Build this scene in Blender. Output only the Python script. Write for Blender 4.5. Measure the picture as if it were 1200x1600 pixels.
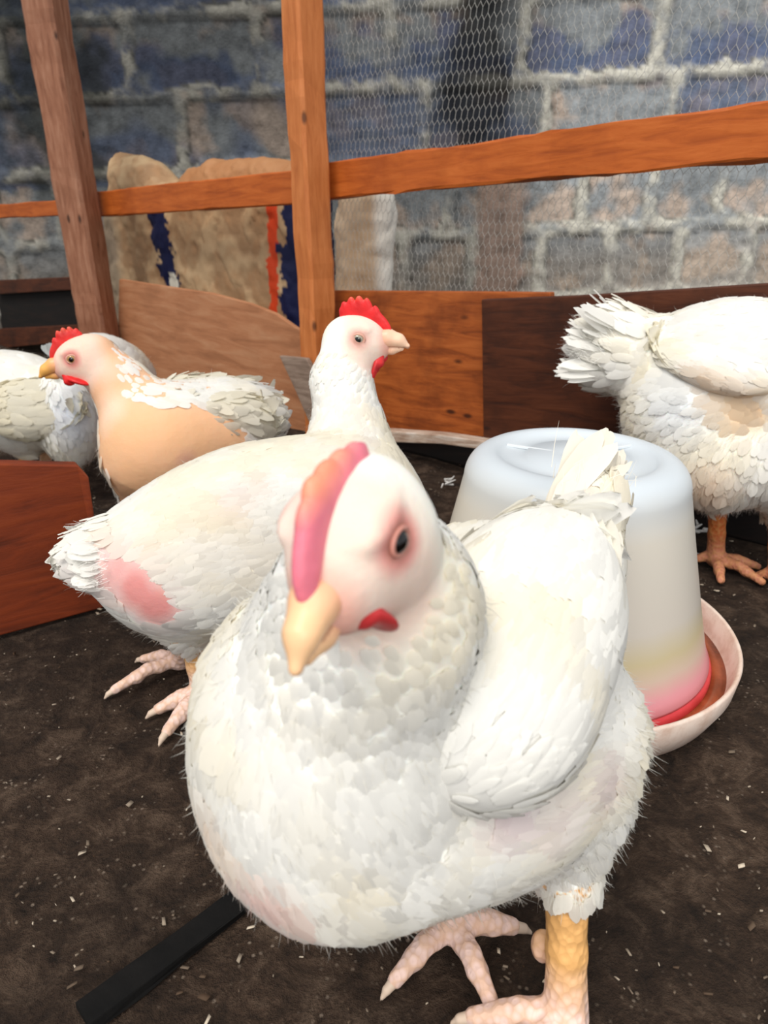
import bpy, math, random
import numpy as np
from mathutils import Vector, noise as mnoise

# ------------------------------------------------------------------ camera, world, light
for o in list(bpy.data.objects):
    bpy.data.objects.remove(o, do_unlink=True)
SC = bpy.context.scene
COL = SC.collection
F = 1121.0                       # focal length in pixels of the 1200 x 1600 frame
PITCH = math.radians(22.8)
CP, SP = math.cos(PITCH), math.sin(PITCH)
CAM = np.array([0.0, 0.0, 0.5])
FW = np.array([0, CP, -SP]); UP = np.array([0, SP, CP]); RT = np.array([1.0, 0, 0])

cd = bpy.data.cameras.new('camera'); cam = bpy.data.objects.new('camera', cd); COL.objects.link(cam)
cam.location = CAM; cam.rotation_euler = (math.pi/2 - PITCH, 0, 0)
cd.sensor_fit = 'VERTICAL'; cd.sensor_height = 24; cd.lens = 24*F/1600
cd.clip_start = 0.02; cd.clip_end = 60
cd.dof.use_dof = True; cd.dof.focus_distance = 0.62; cd.dof.aperture_fstop = 6.5
SC.camera = cam

w = bpy.data.worlds.new('world'); SC.world = w; w.use_nodes = True
bgn = w.node_tree.nodes['Background']
bgn.inputs[0].default_value = (0.93, 0.96, 1.0, 1); bgn.inputs[1].default_value = 0.62

def light(name, kind, loc, target, energy, color, **kw):
    l = bpy.data.lights.new(name, kind); l.energy = energy; l.color = color
    for k, v in kw.items(): setattr(l, k, v)
    o = bpy.data.objects.new(name, l); COL.objects.link(o); o.location = loc
    d = Vector(target) - Vector(loc); o.rotation_euler = d.to_track_quat('-Z', 'Y').to_euler()
    return o
light('sun', 'SUN', (-1.0, -0.7, 3.4), (0.1, 1.0, 0.2), 2.5, (1.0, 0.95, 0.88), angle=math.radians(28))
light('front_fill', 'AREA', (0.5, -1.9, 1.5), (0.1, 1.2, 0.3), 33, (1.0, 0.97, 0.93), shape='RECTANGLE', size=1.4, size_y=1.6)  # unseen fill lamp added behind the camera to brighten the hens

SC.view_settings.view_transform = 'Standard'; SC.view_settings.look = 'None'
SC.view_settings.gamma = 1; SC.view_settings.use_curve_mapping = False
SC.view_settings.exposure = 0.0

# ------------------------------------------------------------------ helpers
R = np.random.default_rng(7); random.seed(7)
def nrm(v): v = np.asarray(v, float); return v/np.linalg.norm(v)
def ray(px, py): return FW + (px-600)/F*RT - (py-800)/F*UP
def Wz(px, py, z): return CAM + z*ray(px, py)
def Wy(px, py, Y): d = ray(px, py); return CAM + Y/d[1]*d
def Wh(px, py, h): d = ray(px, py); return CAM + (h-CAM[2])/d[2]*d
# the pen's fence runs along a slanted vertical plane
def fz(px): return F*.07/(51+.0394*(px-515))
_a, _b = Wz(200, 329, fz(200)), Wz(1100, 329, fz(1100))
FDIR = nrm((_b-_a)*[1, 1, 0]); FNOR = np.array([FDIR[1], -FDIR[0], 0.0])   # towards the camera
if FNOR[1] > 0: FNOR = -FNOR
F0 = np.array([_a[0], _a[1], 0])
def Wf(px, py, off=0.0):         # point of the fence plane seen at a pixel, off = metres towards the camera
    d = ray(px, py); p0 = F0 + FNOR*off
    t = np.dot(p0-CAM, FNOR)/np.dot(d, FNOR); return CAM + t*d

def srgb(r, g, b):
    f = lambda c: (c/255)/12.92 if c/255 <= .04045 else ((c/255+.055)/1.055)**2.4
    return np.array([f(r), f(g), f(b)])

class Mat:
    def __init__(s, name, rough=.7, spec=.3, **kw):
        s.m = bpy.data.materials.new(name); s.m.use_nodes = True
        s.t = s.m.node_tree; s.b = s.t.nodes['Principled BSDF']
        s.b.inputs['Roughness'].default_value = rough
        s.b.inputs['Specular IOR Level'].default_value = spec
        for k, v in kw.items(): s.b.inputs[k].default_value = v
    def n(s, typ, **kw):
        x = s.t.nodes.new(typ)
        for k, v in kw.items():
            if k.startswith('_'): setattr(x, k[1:], v)
            else:
                x.inputs[k.replace('__', ' ')].default_value = v
        return x
    def l(s, a, b): s.t.links.new(a, b)
    def coords(s, scale=(1, 1, 1)):
        c = s.n('ShaderNodeTexCoord'); m = s.n('ShaderNodeMapping'); m.inputs['Scale'].default_value = scale
        s.l(c.outputs['Object'], m.inputs['Vector']); return m.outputs['Vector']
    def noise(s, vec, scale, detail=4, rough=.55, dist=0):
        x = s.n('ShaderNodeTexNoise', Scale=scale, Detail=detail, Roughness=rough, Distortion=dist); s.l(vec, x.inputs['Vector']); return x.outputs['Fac']
    def ramp(s, fac, stops):
        x = s.n('ShaderNodeValToRGB'); e = x.color_ramp.elements
        while len(e) < len(stops): e.new(.5)
        for i, (p, c) in enumerate(stops):
            e[i].position = p; e[i].color = (*c, 1) if len(c) == 3 else c
        s.l(fac, x.inputs['Fac']); return x.outputs['Color']
    def mix(s, a, b, fac, mode='MIX'):
        x = s.n('ShaderNodeMix', _data_type='RGBA', _blend_type=mode)
        for v, i in ((fac, 0), (a, 6), (b, 7)):
            if hasattr(v, 'is_output'): s.l(v, x.inputs[i])
            else: x.inputs[i].default_value = v if i == 0 else (*v, 1)
        return x.outputs[2]
    def bump(s, h, strength=.4, dist=.01):
        x = s.n('ShaderNodeBump', Strength=strength, Distance=dist); s.l(h, x.inputs['Height'])
        s.l(x.outputs['Normal'], s.b.inputs['Normal'])
    def color(s, c):
        if hasattr(c, 'is_output'): s.l(c, s.b.inputs['Base Color'])
        else: s.b.inputs['Base Color'].default_value = (*c, 1)
        return s
    def vcol(s, mul=None):
        x = s.n('ShaderNodeVertexColor'); x.layer_name = 'Col'; return x.outputs['Color']

def mesh_np(name, V, Fq, mat, parent=None, col=None, smooth=True, loc=None, mats=None, mi=None, nor=None):
    """V (N,3) world coordinates; Fq (M,k) faces of one size; col (N,3) linear colour per vertex"""
    V = np.asarray(V, np.float32); Fq = np.asarray(Fq, np.int32)
    org = np.zeros(3)
    if parent is not None: org = ORG[parent.name]
    elif loc is not None: org = np.asarray(loc, float)
    me = bpy.data.meshes.new(name); n, k = Fq.shape
    me.vertices.add(len(V)); me.vertices.foreach_set('co', (V-org).astype(np.float32).ravel())
    me.loops.add(n*k); me.loops.foreach_set('vertex_index', Fq.ravel())
    me.polygons.add(n); me.polygons.foreach_set('loop_start', np.arange(0, n*k, k, dtype=np.int32))
    me.update(calc_edges=True); me.validate()
    if smooth: me.polygons.foreach_set('use_smooth', np.ones(len(me.polygons), bool))
    for m in (mats or [mat]): me.materials.append(m.m)
    if mi is not None: me.polygons.foreach_set('material_index', np.asarray(mi, np.int32))
    if col is not None:
        a = me.color_attributes.new('Col', 'FLOAT_COLOR', 'POINT')
        c = np.ones((len(V), 4), np.float32); c[:, :3] = col; a.data.foreach_set('color', c.ravel())
    if nor is not None: me.normals_split_custom_set_from_vertices(np.asarray(nor, float).tolist())
    o = bpy.data.objects.new(name, me); COL.objects.link(o)
    if parent is not None: o.parent = parent
    else:
        o.location = org; ORG[o.name] = org
    if parent is not None: ORG[o.name] = org
    return o
ORG = {}
def empty(name, loc, label, cat, group=None):
    o = bpy.data.objects.new(name, None); COL.objects.link(o); o.location = loc; o.empty_display_size = .05
    ORG[o.name] = np.asarray(loc, float); tag(o, label, cat, group); return o
def tag(o, label=None, cat=None, group=None, kind=None):
    for k, v in (('label', label), ('category', cat), ('group', group), ('kind', kind)):
        if v: o[k] = v
    return o

# --- implicit surfaces
def smin(a, b, k):
    if k <= 0: return np.minimum(a, b)
    h = np.clip(.5+.5*(b-a)/k, 0, 1); return b*(1-h)+a*h - k*h*(1-h)
class RC:                       # tapered capsule
    def __init__(s, a, b, ra, rb, k=.02, tag='body', flow=None):
        s.a, s.b, s.ra, s.rb, s.k, s.tag = np.asarray(a, float), np.asarray(b, float), ra, rb, k, tag
        s.flow = nrm(s.b-s.a) if flow is None else nrm(flow)
    def d(s, P):
        ab = s.b-s.a; t = np.clip(((P-s.a)@ab)/max(ab@ab, 1e-12), 0, 1)
        return np.linalg.norm(P-s.a-t[:, None]*ab, axis=1) - (s.ra+(s.rb-s.ra)*t)
    def box(s):
        return np.minimum(s.a-s.ra, s.b-s.rb), np.maximum(s.a+s.ra, s.b+s.rb)
class EL:                       # ellipsoid; axes are rows
    def __init__(s, c, r, ax=None, k=.03, tag='body', flow=(1, 0, 0)):
        s.c = np.asarray(c, float); s.r = np.asarray(r, float); s.k, s.tag = k, tag
        s.ax = np.eye(3) if ax is None else np.asarray(ax); s.flow = nrm(flow)
    def d(s, P):
        q = (P-s.c)@s.ax.T
        k0 = np.linalg.norm(q/s.r, axis=1); k1 = np.linalg.norm(q/(s.r**2), axis=1)
        return k0*(k0-1)/np.maximum(k1, 1e-9)
    def box(s): m = s.r.max(); return s.c-m, s.c+m
def frame(x, up=(0, 0, 1)):     # rows: forward, side, up
    x = nrm(x); y = nrm(np.cross(up, x)); return np.array([x, y, np.cross(x, y)])
def sdf_of(prims):
    def f(P):
        d = prims[0].d(P)
        for p in prims[1:]: d = smin(d, p.d(P), p.k)
        return d
    return f
def nets(f, lo, hi, vox, project=2):
    lo = np.asarray(lo, float)-3*vox; hi = np.asarray(hi, float)+3*vox
    st = 4; n = (np.ceil((hi-lo)/(vox*st)).astype(int))*st+1
    cn = (n-1)//st+1
    g = np.stack(np.meshgrid(*[lo[i]+np.arange(cn[i])*vox*st for i in range(3)], indexing='ij'), -1).reshape(-1, 3)
    c = f(g).reshape(cn)
    V = c
    for i in range(3): V = np.repeat(V, st, axis=i)
    V = V[st//2:st//2+n[0], st//2:st//2+n[1], st//2:st//2+n[2]].copy()
    m = np.abs(V) < vox*st*2.2
    I = np.argwhere(m)
    out = np.empty(len(I))
    for s in range(0, len(I), 400000): out[s:s+400000] = f(lo+I[s:s+400000]*vox)
    V[m] = out
    ins = V < 0
    corners = [(a, b, c_) for a in (0, 1) for b in (0, 1) for c_ in (0, 1)]
    sh = tuple(np.array(V.shape)-1)
    cnt = np.zeros(sh, np.int8)
    for a, b, c_ in corners: cnt += ins[a:a+sh[0], b:b+sh[1], c_:c_+sh[2]]
    A = np.argwhere((cnt > 0) & (cnt < 8))
    idx = -np.ones(sh, np.int32); idx[tuple(A.T)] = np.arange(len(A))
    acc = np.zeros((len(A), 3)); num = np.zeros(len(A))
    for ax in range(3):
        o1, o2 = [i for i in range(3) if i != ax]
        for u in (0, 1):
            for v in (0, 1):
                d0 = np.zeros(3, int); d0[o1] = u; d0[o2] = v; d1 = d0.copy(); d1[ax] = 1
                v0 = V[tuple((A+d0).T)]; v1 = V[tuple((A+d1).T)]
                mm = (v0 < 0) != (v1 < 0)
                t = np.where(mm, v0/np.where(mm, v0-v1, 1), 0)
                p = A+d0+0.0; p[:, ax] += t
                acc[mm] += p[mm]; num[mm] += 1
    P = lo+acc/np.maximum(num, 1)[:, None]*vox
    quads = []
    for ax in range(3):
        o1, o2 = (ax+1) % 3, (ax+2) % 3
        sl0 = [slice(None)]*3; sl1 = [slice(None)]*3; sl0[ax] = slice(0, -1); sl1[ax] = slice(1, None)
        a_, b_ = ins[tuple(sl0)], ins[tuple(sl1)]
        E = np.argwhere(a_ != b_); E = E[(E[:, o1] > 0) & (E[:, o2] > 0) & (E[:, o1] < sh[o1]) & (E[:, o2] < sh[o2])]
        fl = a_[tuple(E.T)]
        def cell(u, v):
            q = E.copy(); q[:, o1] -= u; q[:, o2] -= v; return idx[tuple(q.T)]
        Q = np.stack([cell(1, 1), cell(0, 1), cell(0, 0), cell(1, 0)], 1)
        Q[~fl] = Q[~fl][:, ::-1]; quads.append(Q)
    Q = np.concatenate(quads); Q = Q[(Q >= 0).all(1)]
    e = vox*.5
    for _ in range(project):
        d = f(P); G = np.stack([(f(P+np.eye(3)[i]*e)-f(P-np.eye(3)[i]*e))/(2*e) for i in range(3)], 1)
        g2 = (G**2).sum(1); s = np.clip(d/np.maximum(g2, .25), -vox, vox); P = P-G*s[:, None]
    return P, Q
def grad(f, P, e=.001):
    G = np.stack([(f(P+np.eye(3)[i]*e)-f(P-np.eye(3)[i]*e))/(2*e) for i in range(3)], 1)
    return G/np.maximum(np.linalg.norm(G, axis=1), 1e-9)[:, None]
def bounds(prims):
    b = [p.box() for p in prims]
    return np.min([x[0] for x in b], 0), np.max([x[1] for x in b], 0)
def poly_sd(p, poly):           # signed distance of 2-D points, positive inside
    poly = np.asarray(poly, float); d = np.full(len(p), 1e9); ins = np.zeros(len(p), bool)
    for i in range(len(poly)):
        a, b = poly[i], poly[(i+1) % len(poly)]; ab = b-a
        t = np.clip(((p-a)@ab)/max(ab@ab, 1e-12), 0, 1)
        d = np.minimum(d, np.linalg.norm(p-a-t[:, None]*ab, axis=1))
        c = (a[1] > p[:, 1]) != (b[1] > p[:, 1])
        with np.errstate(divide='ignore', invalid='ignore'):
            xx = (b[0]-a[0])*(p[:, 1]-a[1])/(b[1]-a[1])+a[0]
        ins ^= c & (p[:, 0] < xx)
    return np.where(ins, d, -d)
def inflate(poly, T, Rr, O, X, Y, vox, wob=0.0, wsc=10.):
    """a pillow-like solid from a 2-D outline in the plane O + x X + y Y; half thickness T, edge rounding Rr"""
    X, Y = nrm(X), nrm(Y); Z = np.cross(X, Y)
    def f(P):
        q = P-O; s, h, d = q@X, q@Y, q@Z
        d2 = poly_sd(np.stack([s, h], 1), poly)
        prof = T*np.sqrt(np.maximum(0, 1-(1-np.clip(d2/Rr, 0, 1))**2))
        if wob: prof = prof*(1+wob*np.sin(s*wsc+np.sin(h*wsc*.7)*1.5)*np.sin(h*wsc*.8+np.sin(s*wsc*1.3)))
        return np.where(d2 > 0, np.maximum(np.abs(d)-prof, -d2), np.hypot(np.minimum(d2, 0), d)*.99+1e-4)
    pts = np.array([O+X*a+Y*b+Z*c for a, b in poly for c in (-T*1.5, T*1.5)])
    return f, *nets(f, pts.min(0), pts.max(0), vox, 1)

def fbm(P, sc, oct=4, seed=0):
    return np.array([mnoise.fractal(Vector((p[0]*sc+seed, p[1]*sc, p[2]*sc)), 1., 2., oct) for p in P])

# --- boxes with worn edges
def beam(name, a, b, wid, dep, mat, parent=None, face=None, label=None, cat=None, group=None, kind=None, wob=.0015, twist=0, ends=(0, 0)):
    """a timber from a to b; wid along (axis x face), dep along face"""
    a, b = np.asarray(a, float), np.asarray(b, float); x = nrm(b-a)
    fc = nrm(np.asarray(face, float)-np.dot(face, x)*x); sd = np.cross(x, fc)
    L = np.linalg.norm(b-a); n = max(2, int(L/.03)); bev = min(wid, dep)*.1
    prof = []
    for sx, sy in ((1, 1), (-1, 1), (-1, -1), (1, -1)):
        c1 = (sx*wid/2, sy*(dep/2-bev)); c2 = (sx*(wid/2-bev), sy*dep/2)
        prof += [c1, c2] if sx*sy > 0 else [c2, c1]
    k = len(prof); V = []
    sd_ = random.random()*100
    for i in range(n+1):
        t = i/n; c = a+(b-a)*t
        for j, (u, v) in enumerate(prof):
            g = 1+.0*t
            w1 = mnoise.noise(Vector((t*L*6+sd_, j*.3, 0)))*wob*2
            w2 = mnoise.noise(Vector((t*L*30+sd_, j*2., 5)))*wob
            V.append(c+sd*(u+np.sign(u)*(w1+w2))+fc*(v+np.sign(v)*(w1*.5+w2)))
    Fq = []
    for i in range(n):
        for j in range(k):
            q = [i*k+j, i*k+(j+1) % k, (i+1)*k+(j+1) % k, (i+1)*k+j]; Fq.append(q)
    V = np.array(V)
    # caps as quads (k = 8)
    for base, rev in ((0, 0), (n*k, 1)):
        for q in ([0, 1, 2, 3], [0, 3, 4, 7], [4, 5, 6, 7]):
            q = [base+i for i in q]; Fq.append(q if rev else q[::-1])
    # texture runs along local X: build in a local frame
    o = mesh_local(name, V, Fq, mat, a, np.array([x, sd, fc]), parent)
    if label or kind: tag(o, label, cat, group, kind)
    return o
def mesh_local(name, V, Fq, mat, org, ax, parent=None):
    L = (V-org)@np.asarray(ax).T
    me = bpy.data.meshes.new(name); me.from_pydata([tuple(v) for v in L], [], [list(map(int, q)) for q in Fq]); me.update()
    import bmesh
    bm = bmesh.new(); bm.from_mesh(me); bmesh.ops.recalc_face_normals(bm, faces=bm.faces); bm.to_mesh(me); bm.free()
    me.materials.append(mat.m)
    o = bpy.data.objects.new(name, me); COL.objects.link(o)
    from mathutils import Matrix
    M = Matrix([[ax[0][i], ax[1][i], ax[2][i], org[i]] for i in range(3)]+[[0, 0, 0, 1]])
    if parent is not None:
        o.parent = parent; M = Matrix.Translation(-Vector(ORG[parent.name])) @ M
    o.matrix_local = M; ORG[o.name] = org
    return o
def slab(name, poly_w, thick, nor, mat, **kw):
    """flat sheet: world outline points (in order), extruded away from nor"""
    P = np.asarray(poly_w, float); x = nrm(P[1]-P[0]); z = nrm(nor); x = nrm(x-np.dot(x, z)*z); y = np.cross(z, x)
    n = len(P); V = np.concatenate([P, P-z*thick]); Fq = [list(range(n)), list(range(2*n-1, n-1, -1))]
    for i in range(n): Fq.append([i, i+n, (i+1) % n+n, (i+1) % n])
    par = kw.pop('parent', None)
    o = mesh_local(name, V, Fq, mat, P[0], np.array([x, y, z]), par)
    m = o.modifiers.new('bevel', 'BEVEL'); m.width = min(.002, thick*.3); m.segments = 2
    tag(o, **kw); return o

# ------------------------------------------------------------------ materials
def wood(name, dark, mid, lite, grain=14, dirt=.35, rough=.55, knots=True):
    m = Mat(name, rough, .35)
    v = m.coords((1.2, 9, 9)); v2 = m.coords((1, 1, 1))
    g = m.noise(v, grain, 6, .65, .6)
    c = m.ramp(g, [(.25, dark), (.5, mid), (.78, lite)])
    b = m.noise(v2, 9, 4, .6)
    c = m.mix(c, dark, m.ramp(b, [(.5, (0, 0, 0)), (.75, (dirt,)*3)]))
    if knots:
        vo = m.n('ShaderNodeTexVoronoi', Scale=14.); m.l(m.coords((.6, 1.4, 1.4)), vo.inputs['Vector'])
        c = m.mix(c, dark*.25, m.ramp(vo.outputs['Distance'], [(.06, (.9,)*3), (.13, (0, 0, 0))]))
    m.color(c); m.bump(g, .25, .004); return m
M_post = wood('timber_post', srgb(172, 94, 44), srgb(196, 116, 60), srgb(212, 134, 78), 9)
M_rail = wood('timber_rail', srgb(146, 66, 18), srgb(180, 90, 30), srgb(196, 106, 44), 8, dirt=.8)
M_oldpost = wood('timber_old_post', srgb(112, 66, 44), srgb(150, 100, 74), srgb(178, 132, 106), 8)
M_ply = wood('plywood_tan', srgb(140, 92, 62), srgb(174, 118, 82), srgb(192, 144, 108), 5, .3, .6, False)
M_board = wood('board_orange', srgb(98, 42, 12), srgb(158, 80, 30), srgb(184, 102, 46), 7, .8, .6)
M_dark = wood('board_brown', srgb(34, 14, 6), srgb(76, 36, 16), srgb(96, 50, 26), 7, .7, .6)
M_shade = wood('board_shade', srgb(6, 4, 3), srgb(16, 10, 8), srgb(34, 20, 14), 7, .5, .8, False)  # near-black wood tone with the shade put into the colour
M_red = wood('board_redbrown', srgb(66, 22, 4), srgb(120, 46, 12), srgb(140, 60, 18), 5, .7, .6, False)
M_grey = wood('board_grey', srgb(96, 78, 64), srgb(138, 118, 104), srgb(168, 150, 134), 9, .3, .8, False)
M_pale = wood('board_pale', srgb(120, 84, 62), srgb(182, 160, 142), srgb(226, 220, 212), 12, .6, .8, False)

# ------------------------------------------------------------------ structure: ground, block wall
def ground():
    m = Mat('soil', .9, .25)
    v = m.coords()
    a = m.noise(v, 30, 8, .75, .5); b = m.noise(v, 120, 5, .7); g = m.noise(v, 3.1, 4, .6)
    c = m.ramp(a, [(.3, srgb(30, 21, 15)), (.5, srgb(76, 58, 45)), (.72, srgb(128, 106, 88))])
    c = m.mix(c, srgb(28, 19, 13), m.ramp(g, [(.42, (0, 0, 0)), (.66, (.7,)*3)]))
    sp = m.n('ShaderNodeTexVoronoi', Scale=160.); m.l(v, sp.inputs['Vector'])
    sel = m.noise(v, 37, 2, .5)
    k = m.n('ShaderNodeMath', _operation='MULTIPLY'); m.l(m.ramp(sp.outputs['Distance'], [(.12, (1, 1, 1)), (.3, (0, 0, 0))]), k.inputs[0])
    m.l(m.ramp(sel, [(.54, (0, 0, 0)), (.66, (.85,)*3)]), k.inputs[1])
    c = m.mix(c, srgb(168, 150, 132), k.outputs[0])
    m.color(c)
    h = m.n('ShaderNodeMath', _operation='ADD'); m.l(a, h.inputs[0]); m.l(b, h.inputs[1]); m.bump(h.outputs[0], 1.0, .02)
    xs = np.linspace(-3, 3, 241); ys = np.linspace(-1.0, 4.2, 209)
    X, Y = np.meshgrid(xs, ys, indexing='ij'); P = np.stack([X.ravel(), Y.ravel(), np.zeros(X.size)], 1)
    P[:, 2] = fbm(P, 9, 4)*.004 - .004 + fbm(P, 45, 2, 4.)*.0018
    nx, ny = X.shape; i = np.arange(nx-1)[:, None]*ny+np.arange(ny-1)[None]
    Q = np.stack([i, i+ny, i+ny+1, i+1], -1).reshape(-1, 4)
    o = mesh_np('ground', P, Q, m); tag(o, kind='structure')
ground()

def wall():
    m = Mat('block_wall', .92, .2)
    v = m.coords(); n1 = m.noise(v, 26, 6, .7); n2 = m.noise(v, 130, 4, .6)
    c = m.mix(m.vcol(), m.ramp(n1, [(.3, (.55,)*3), (.5, (.95,)*3), (.72, (1.25,)*3)]), 1.0, 'MULTIPLY')
    m.color(c); m.bump(n2, .6, .006)
    st = .0115; xs = np.arange(-3.4, 3.6, st); hs = np.arange(0, 1.85, st)
    X, H = np.meshgrid(xs, hs, indexing='ij'); x, h0 = X.ravel(), H.ravel()
    xr, hr0 = x, h0; x = x/1.09; h0 = (h0-.5)/1.09+.5      # block size in the wall's own pattern
    P3 = np.stack([x, h0, np.zeros_like(x)], 1)
    nA = fbm(P3, 7, 4, 3.); nB = fbm(P3, 19, 4, 11.); nC = fbm(P3, 2.4, 3, 31.); nD = fbm(P3, 42, 3, 61.)
    roll = math.tan(math.radians(1.6))
    h = h0 - x*roll + nB*.014 - .015*np.clip(x-.4, 0, 2)
    edges = [-.5, -.03, .195, .42, .645, .87, 1.095, 1.32, 1.545, 3.]
    lens = [.24, .24, .235, .225, .40, .42, .42, .4, .4]; offs = [0, .1, .03, .13, .27, .06, .3, .1, .2]
    row = np.digitize(h, edges)-1; row = np.clip(row, 0, 8)
    e0 = np.array(edges)[row]; e1 = np.array(edges)[row+1]
    ln = np.array(lens)[row]; of = np.array(offs)[row]
    xx = (x+of+nA*.02+10)/ln; bi = np.floor(xx); fx = (xx-bi)*ln
    dx = np.minimum(fx, ln-fx); dh = np.minimum(h-e0, e1-h)
    dd = smin(dx, dh, .03)+nB*.010 - .017
    blk = np.clip(dd/.012, 0, 1); blk = blk*blk*(3-2*blk)
    rnd = np.modf(np.abs(np.sin(bi*12.9898+row*78.233)*43758.5453))[0]
    rnd2 = np.modf(np.abs(np.sin(bi*39.34+row*11.13)*24634.63))[0]
    depth = -blk*.010 + nB*.004 + nD*.002 + np.where((dd > 0) & (dd < .008), -.006, 0)
    grey = srgb(112, 116, 118); blue = srgb(66, 78, 104); pink = srgb(152, 136, 122); mort = srgb(158, 156, 146); drk = srgb(30, 30, 30); warm = srgb(146, 126, 110)
    mixc = lambda a, b, t: a*(1-t[:, None])+b*t[:, None]
    C = np.tile(grey, (len(x), 1))
    C = mixc(C, np.tile(pink, (len(x), 1)), np.clip((nA+.25*(rnd-.4))*3, 0, 1)*.8)
    hi = (h > .645)*1.0
    fr = (h-e0)/(e1-e0)
    bl = np.clip((.62-fr)*4+nA*2.5, 0, 1)*(h > .87) + np.clip((nC*2+.15+(rnd2-.5))*2, 0, 1)*(h < .87)*(h > .6)*.8
    C = mixc(C, np.tile(blue, (len(x), 1)), np.clip(bl, 0, 1)*.85)
    C = mixc(C, np.tile(srgb(118, 108, 96), (len(x), 1)), np.clip((.42-h)*8, 0, 1)*.6)
    C = C*(.8+.45*rnd[:, None])
    C = mixc(C, np.tile(mort, (len(x), 1)), (1-blk)*np.clip(.55+nA*1.6+nB*1.2+.3*(x > .3), 0.1, 1))
    C = mixc(C, np.tile(drk, (len(x), 1)), np.exp(-((dd-.004)/.004)**2)*np.clip(nA*2+.45, 0, 1)*.75)
    # the smooth rendered strip and the soot that runs down it
    xg = .30; 
    strip = np.clip(1-np.abs(x-(xg+.10)-nB*.02)/.09, 0, 1); strip = np.clip(strip*4, 0, 1)*np.clip((.62-h)*14, 0, 1)
    C = mixc(C, np.tile(srgb(138, 118, 106), (len(x), 1)), strip*.9); depth = depth*(1-strip)+.006*strip
    soot = np.clip(1-np.abs(x-xg-nA*.05)/.13, 0, 1)*np.clip((h-.55)*6, 0, 1)
    C = mixc(C, np.tile(srgb(20, 20, 22), (len(x), 1)), np.clip(soot*2.2+nB*.9*soot, 0, 1)*.85)
    soot2 = np.clip(1-np.abs(x+1.12-nA*.15)/.22, 0, 1)*np.clip((h-.5)*6, 0, 1)
    C = mixc(C, np.tile(srgb(36, 40, 36), (len(x), 1)), np.clip(soot2*1.5+nB*soot2, 0, 1)*.75)
    lit_right = np.clip((x-.42)*5, 0, 1)  # stronger light on the right of the wall, painted into its colour
    C = C*(1+1.1*lit_right[:, None])*(1-.38*np.clip((-.1-x+nA*.3)*3, 0, 1)*np.clip((h-.6)*5, 0, 1))[:, None]
    Yw = 2.90 - .04*xr - depth
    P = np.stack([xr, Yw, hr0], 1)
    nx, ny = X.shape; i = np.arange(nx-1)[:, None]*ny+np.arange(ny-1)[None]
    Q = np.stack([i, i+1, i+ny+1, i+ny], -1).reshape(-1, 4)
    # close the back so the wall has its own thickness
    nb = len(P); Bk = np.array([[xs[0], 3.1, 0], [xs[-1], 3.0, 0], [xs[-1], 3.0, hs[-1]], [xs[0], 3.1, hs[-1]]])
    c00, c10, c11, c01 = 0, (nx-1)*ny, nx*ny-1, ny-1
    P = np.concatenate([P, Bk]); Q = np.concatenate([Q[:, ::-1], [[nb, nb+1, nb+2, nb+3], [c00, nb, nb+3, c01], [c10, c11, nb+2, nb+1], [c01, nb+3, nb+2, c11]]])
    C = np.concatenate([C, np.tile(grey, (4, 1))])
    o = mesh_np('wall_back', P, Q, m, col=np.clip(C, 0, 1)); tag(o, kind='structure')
wall()

# ------------------------------------------------------------------ the pen's fence
UPZ = np.array([0, 0, 1.0])
def vertical_post(name, px_t, py_t, px_b, py_b, off, wid, dep, mat, face, label, top=1.25, toz=0.0):
    a = Wf(px_b, py_b, off); b = Wf(px_t, py_t, off); d = (b-a)/(b[2]-a[2])
    p0 = a+d*(toz-a[2]); p1 = a+d*(top-a[2])
    return beam(name, p0, p1, wid, dep, mat, face=face, label=label, cat='wooden post', wob=.002)
f45 = nrm(FNOR*1.0+FDIR*-.55)
vertical_post('wooden_post', 474, 50, 495, 500, .060, .062, .062, M_post, nrm(np.array([.62, -.78, 0])), 'upright orange timber post between the two rails, behind the hen with raised red comb')
vertical_post('wooden_post', 78, 50, 152, 500, .078, .092, .085, M_oldpost, nrm(np.array([-.25, -.97, 0])), 'thick weathered timber post leaning near the left edge, behind the half-bald hen')

beam('wooden_rail', Wf(160, 319, 0), Wf(478, 292, 0), .068, .03, M_rail, face=FNOR, label='left wooden rail between the leaning post and the middle post, before the sacks', cat='wooden rail')
beam('wooden_rail', Wf(505, 284, .0), Wf(1290, 196, .0), .070, .03, M_rail, face=FNOR, label='long orange wooden rail crossing the wire netting right of the middle post', cat='wooden rail', wob=.003)
beam('wooden_rail', Wf(-8, 331, 0), Wf(118, 324, 0), .045, .03, M_rail, face=FNOR, label='short rail end left of the leaning post', cat='wooden rail')

def wf(*pts, off=0.0): return [Wf(x, y, off) for x, y in pts]
def floor_pt(px, off): p = Wf(px, 800, off); return np.array([p[0], p[1], 0.0])
slab('wooden_board', [Wf(500, 684, -.02), Wf(700, 690, -.02), Wf(1290, 700, -.02), floor_pt(1290, -.02), floor_pt(500, -.02)], .016, FNOR, M_shade,  # black sheet added to darken the shaded gap under the fence
     label='black sheet standing in for shade at floor level below the pale batten, behind the drinker', cat='board')
slab('plywood_board', wf((186, 436), (250, 446), (330, 458), (390, 474), (430, 490), (462, 512), (500, 530), (500, 690), (420, 705), (180, 705), off=.02), .012, FNOR, M_ply,
     label='tan plywood board with a drooping top edge between the two posts', cat='board')
slab('wooden_board', wf((508, 454), (640, 455), (772, 456), (860, 457), (860, 684), (640, 682), (508, 678), off=.0), .016, FNOR, M_board,
     label='orange wooden board behind the upright hen head, right of the middle post', cat='board')
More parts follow.
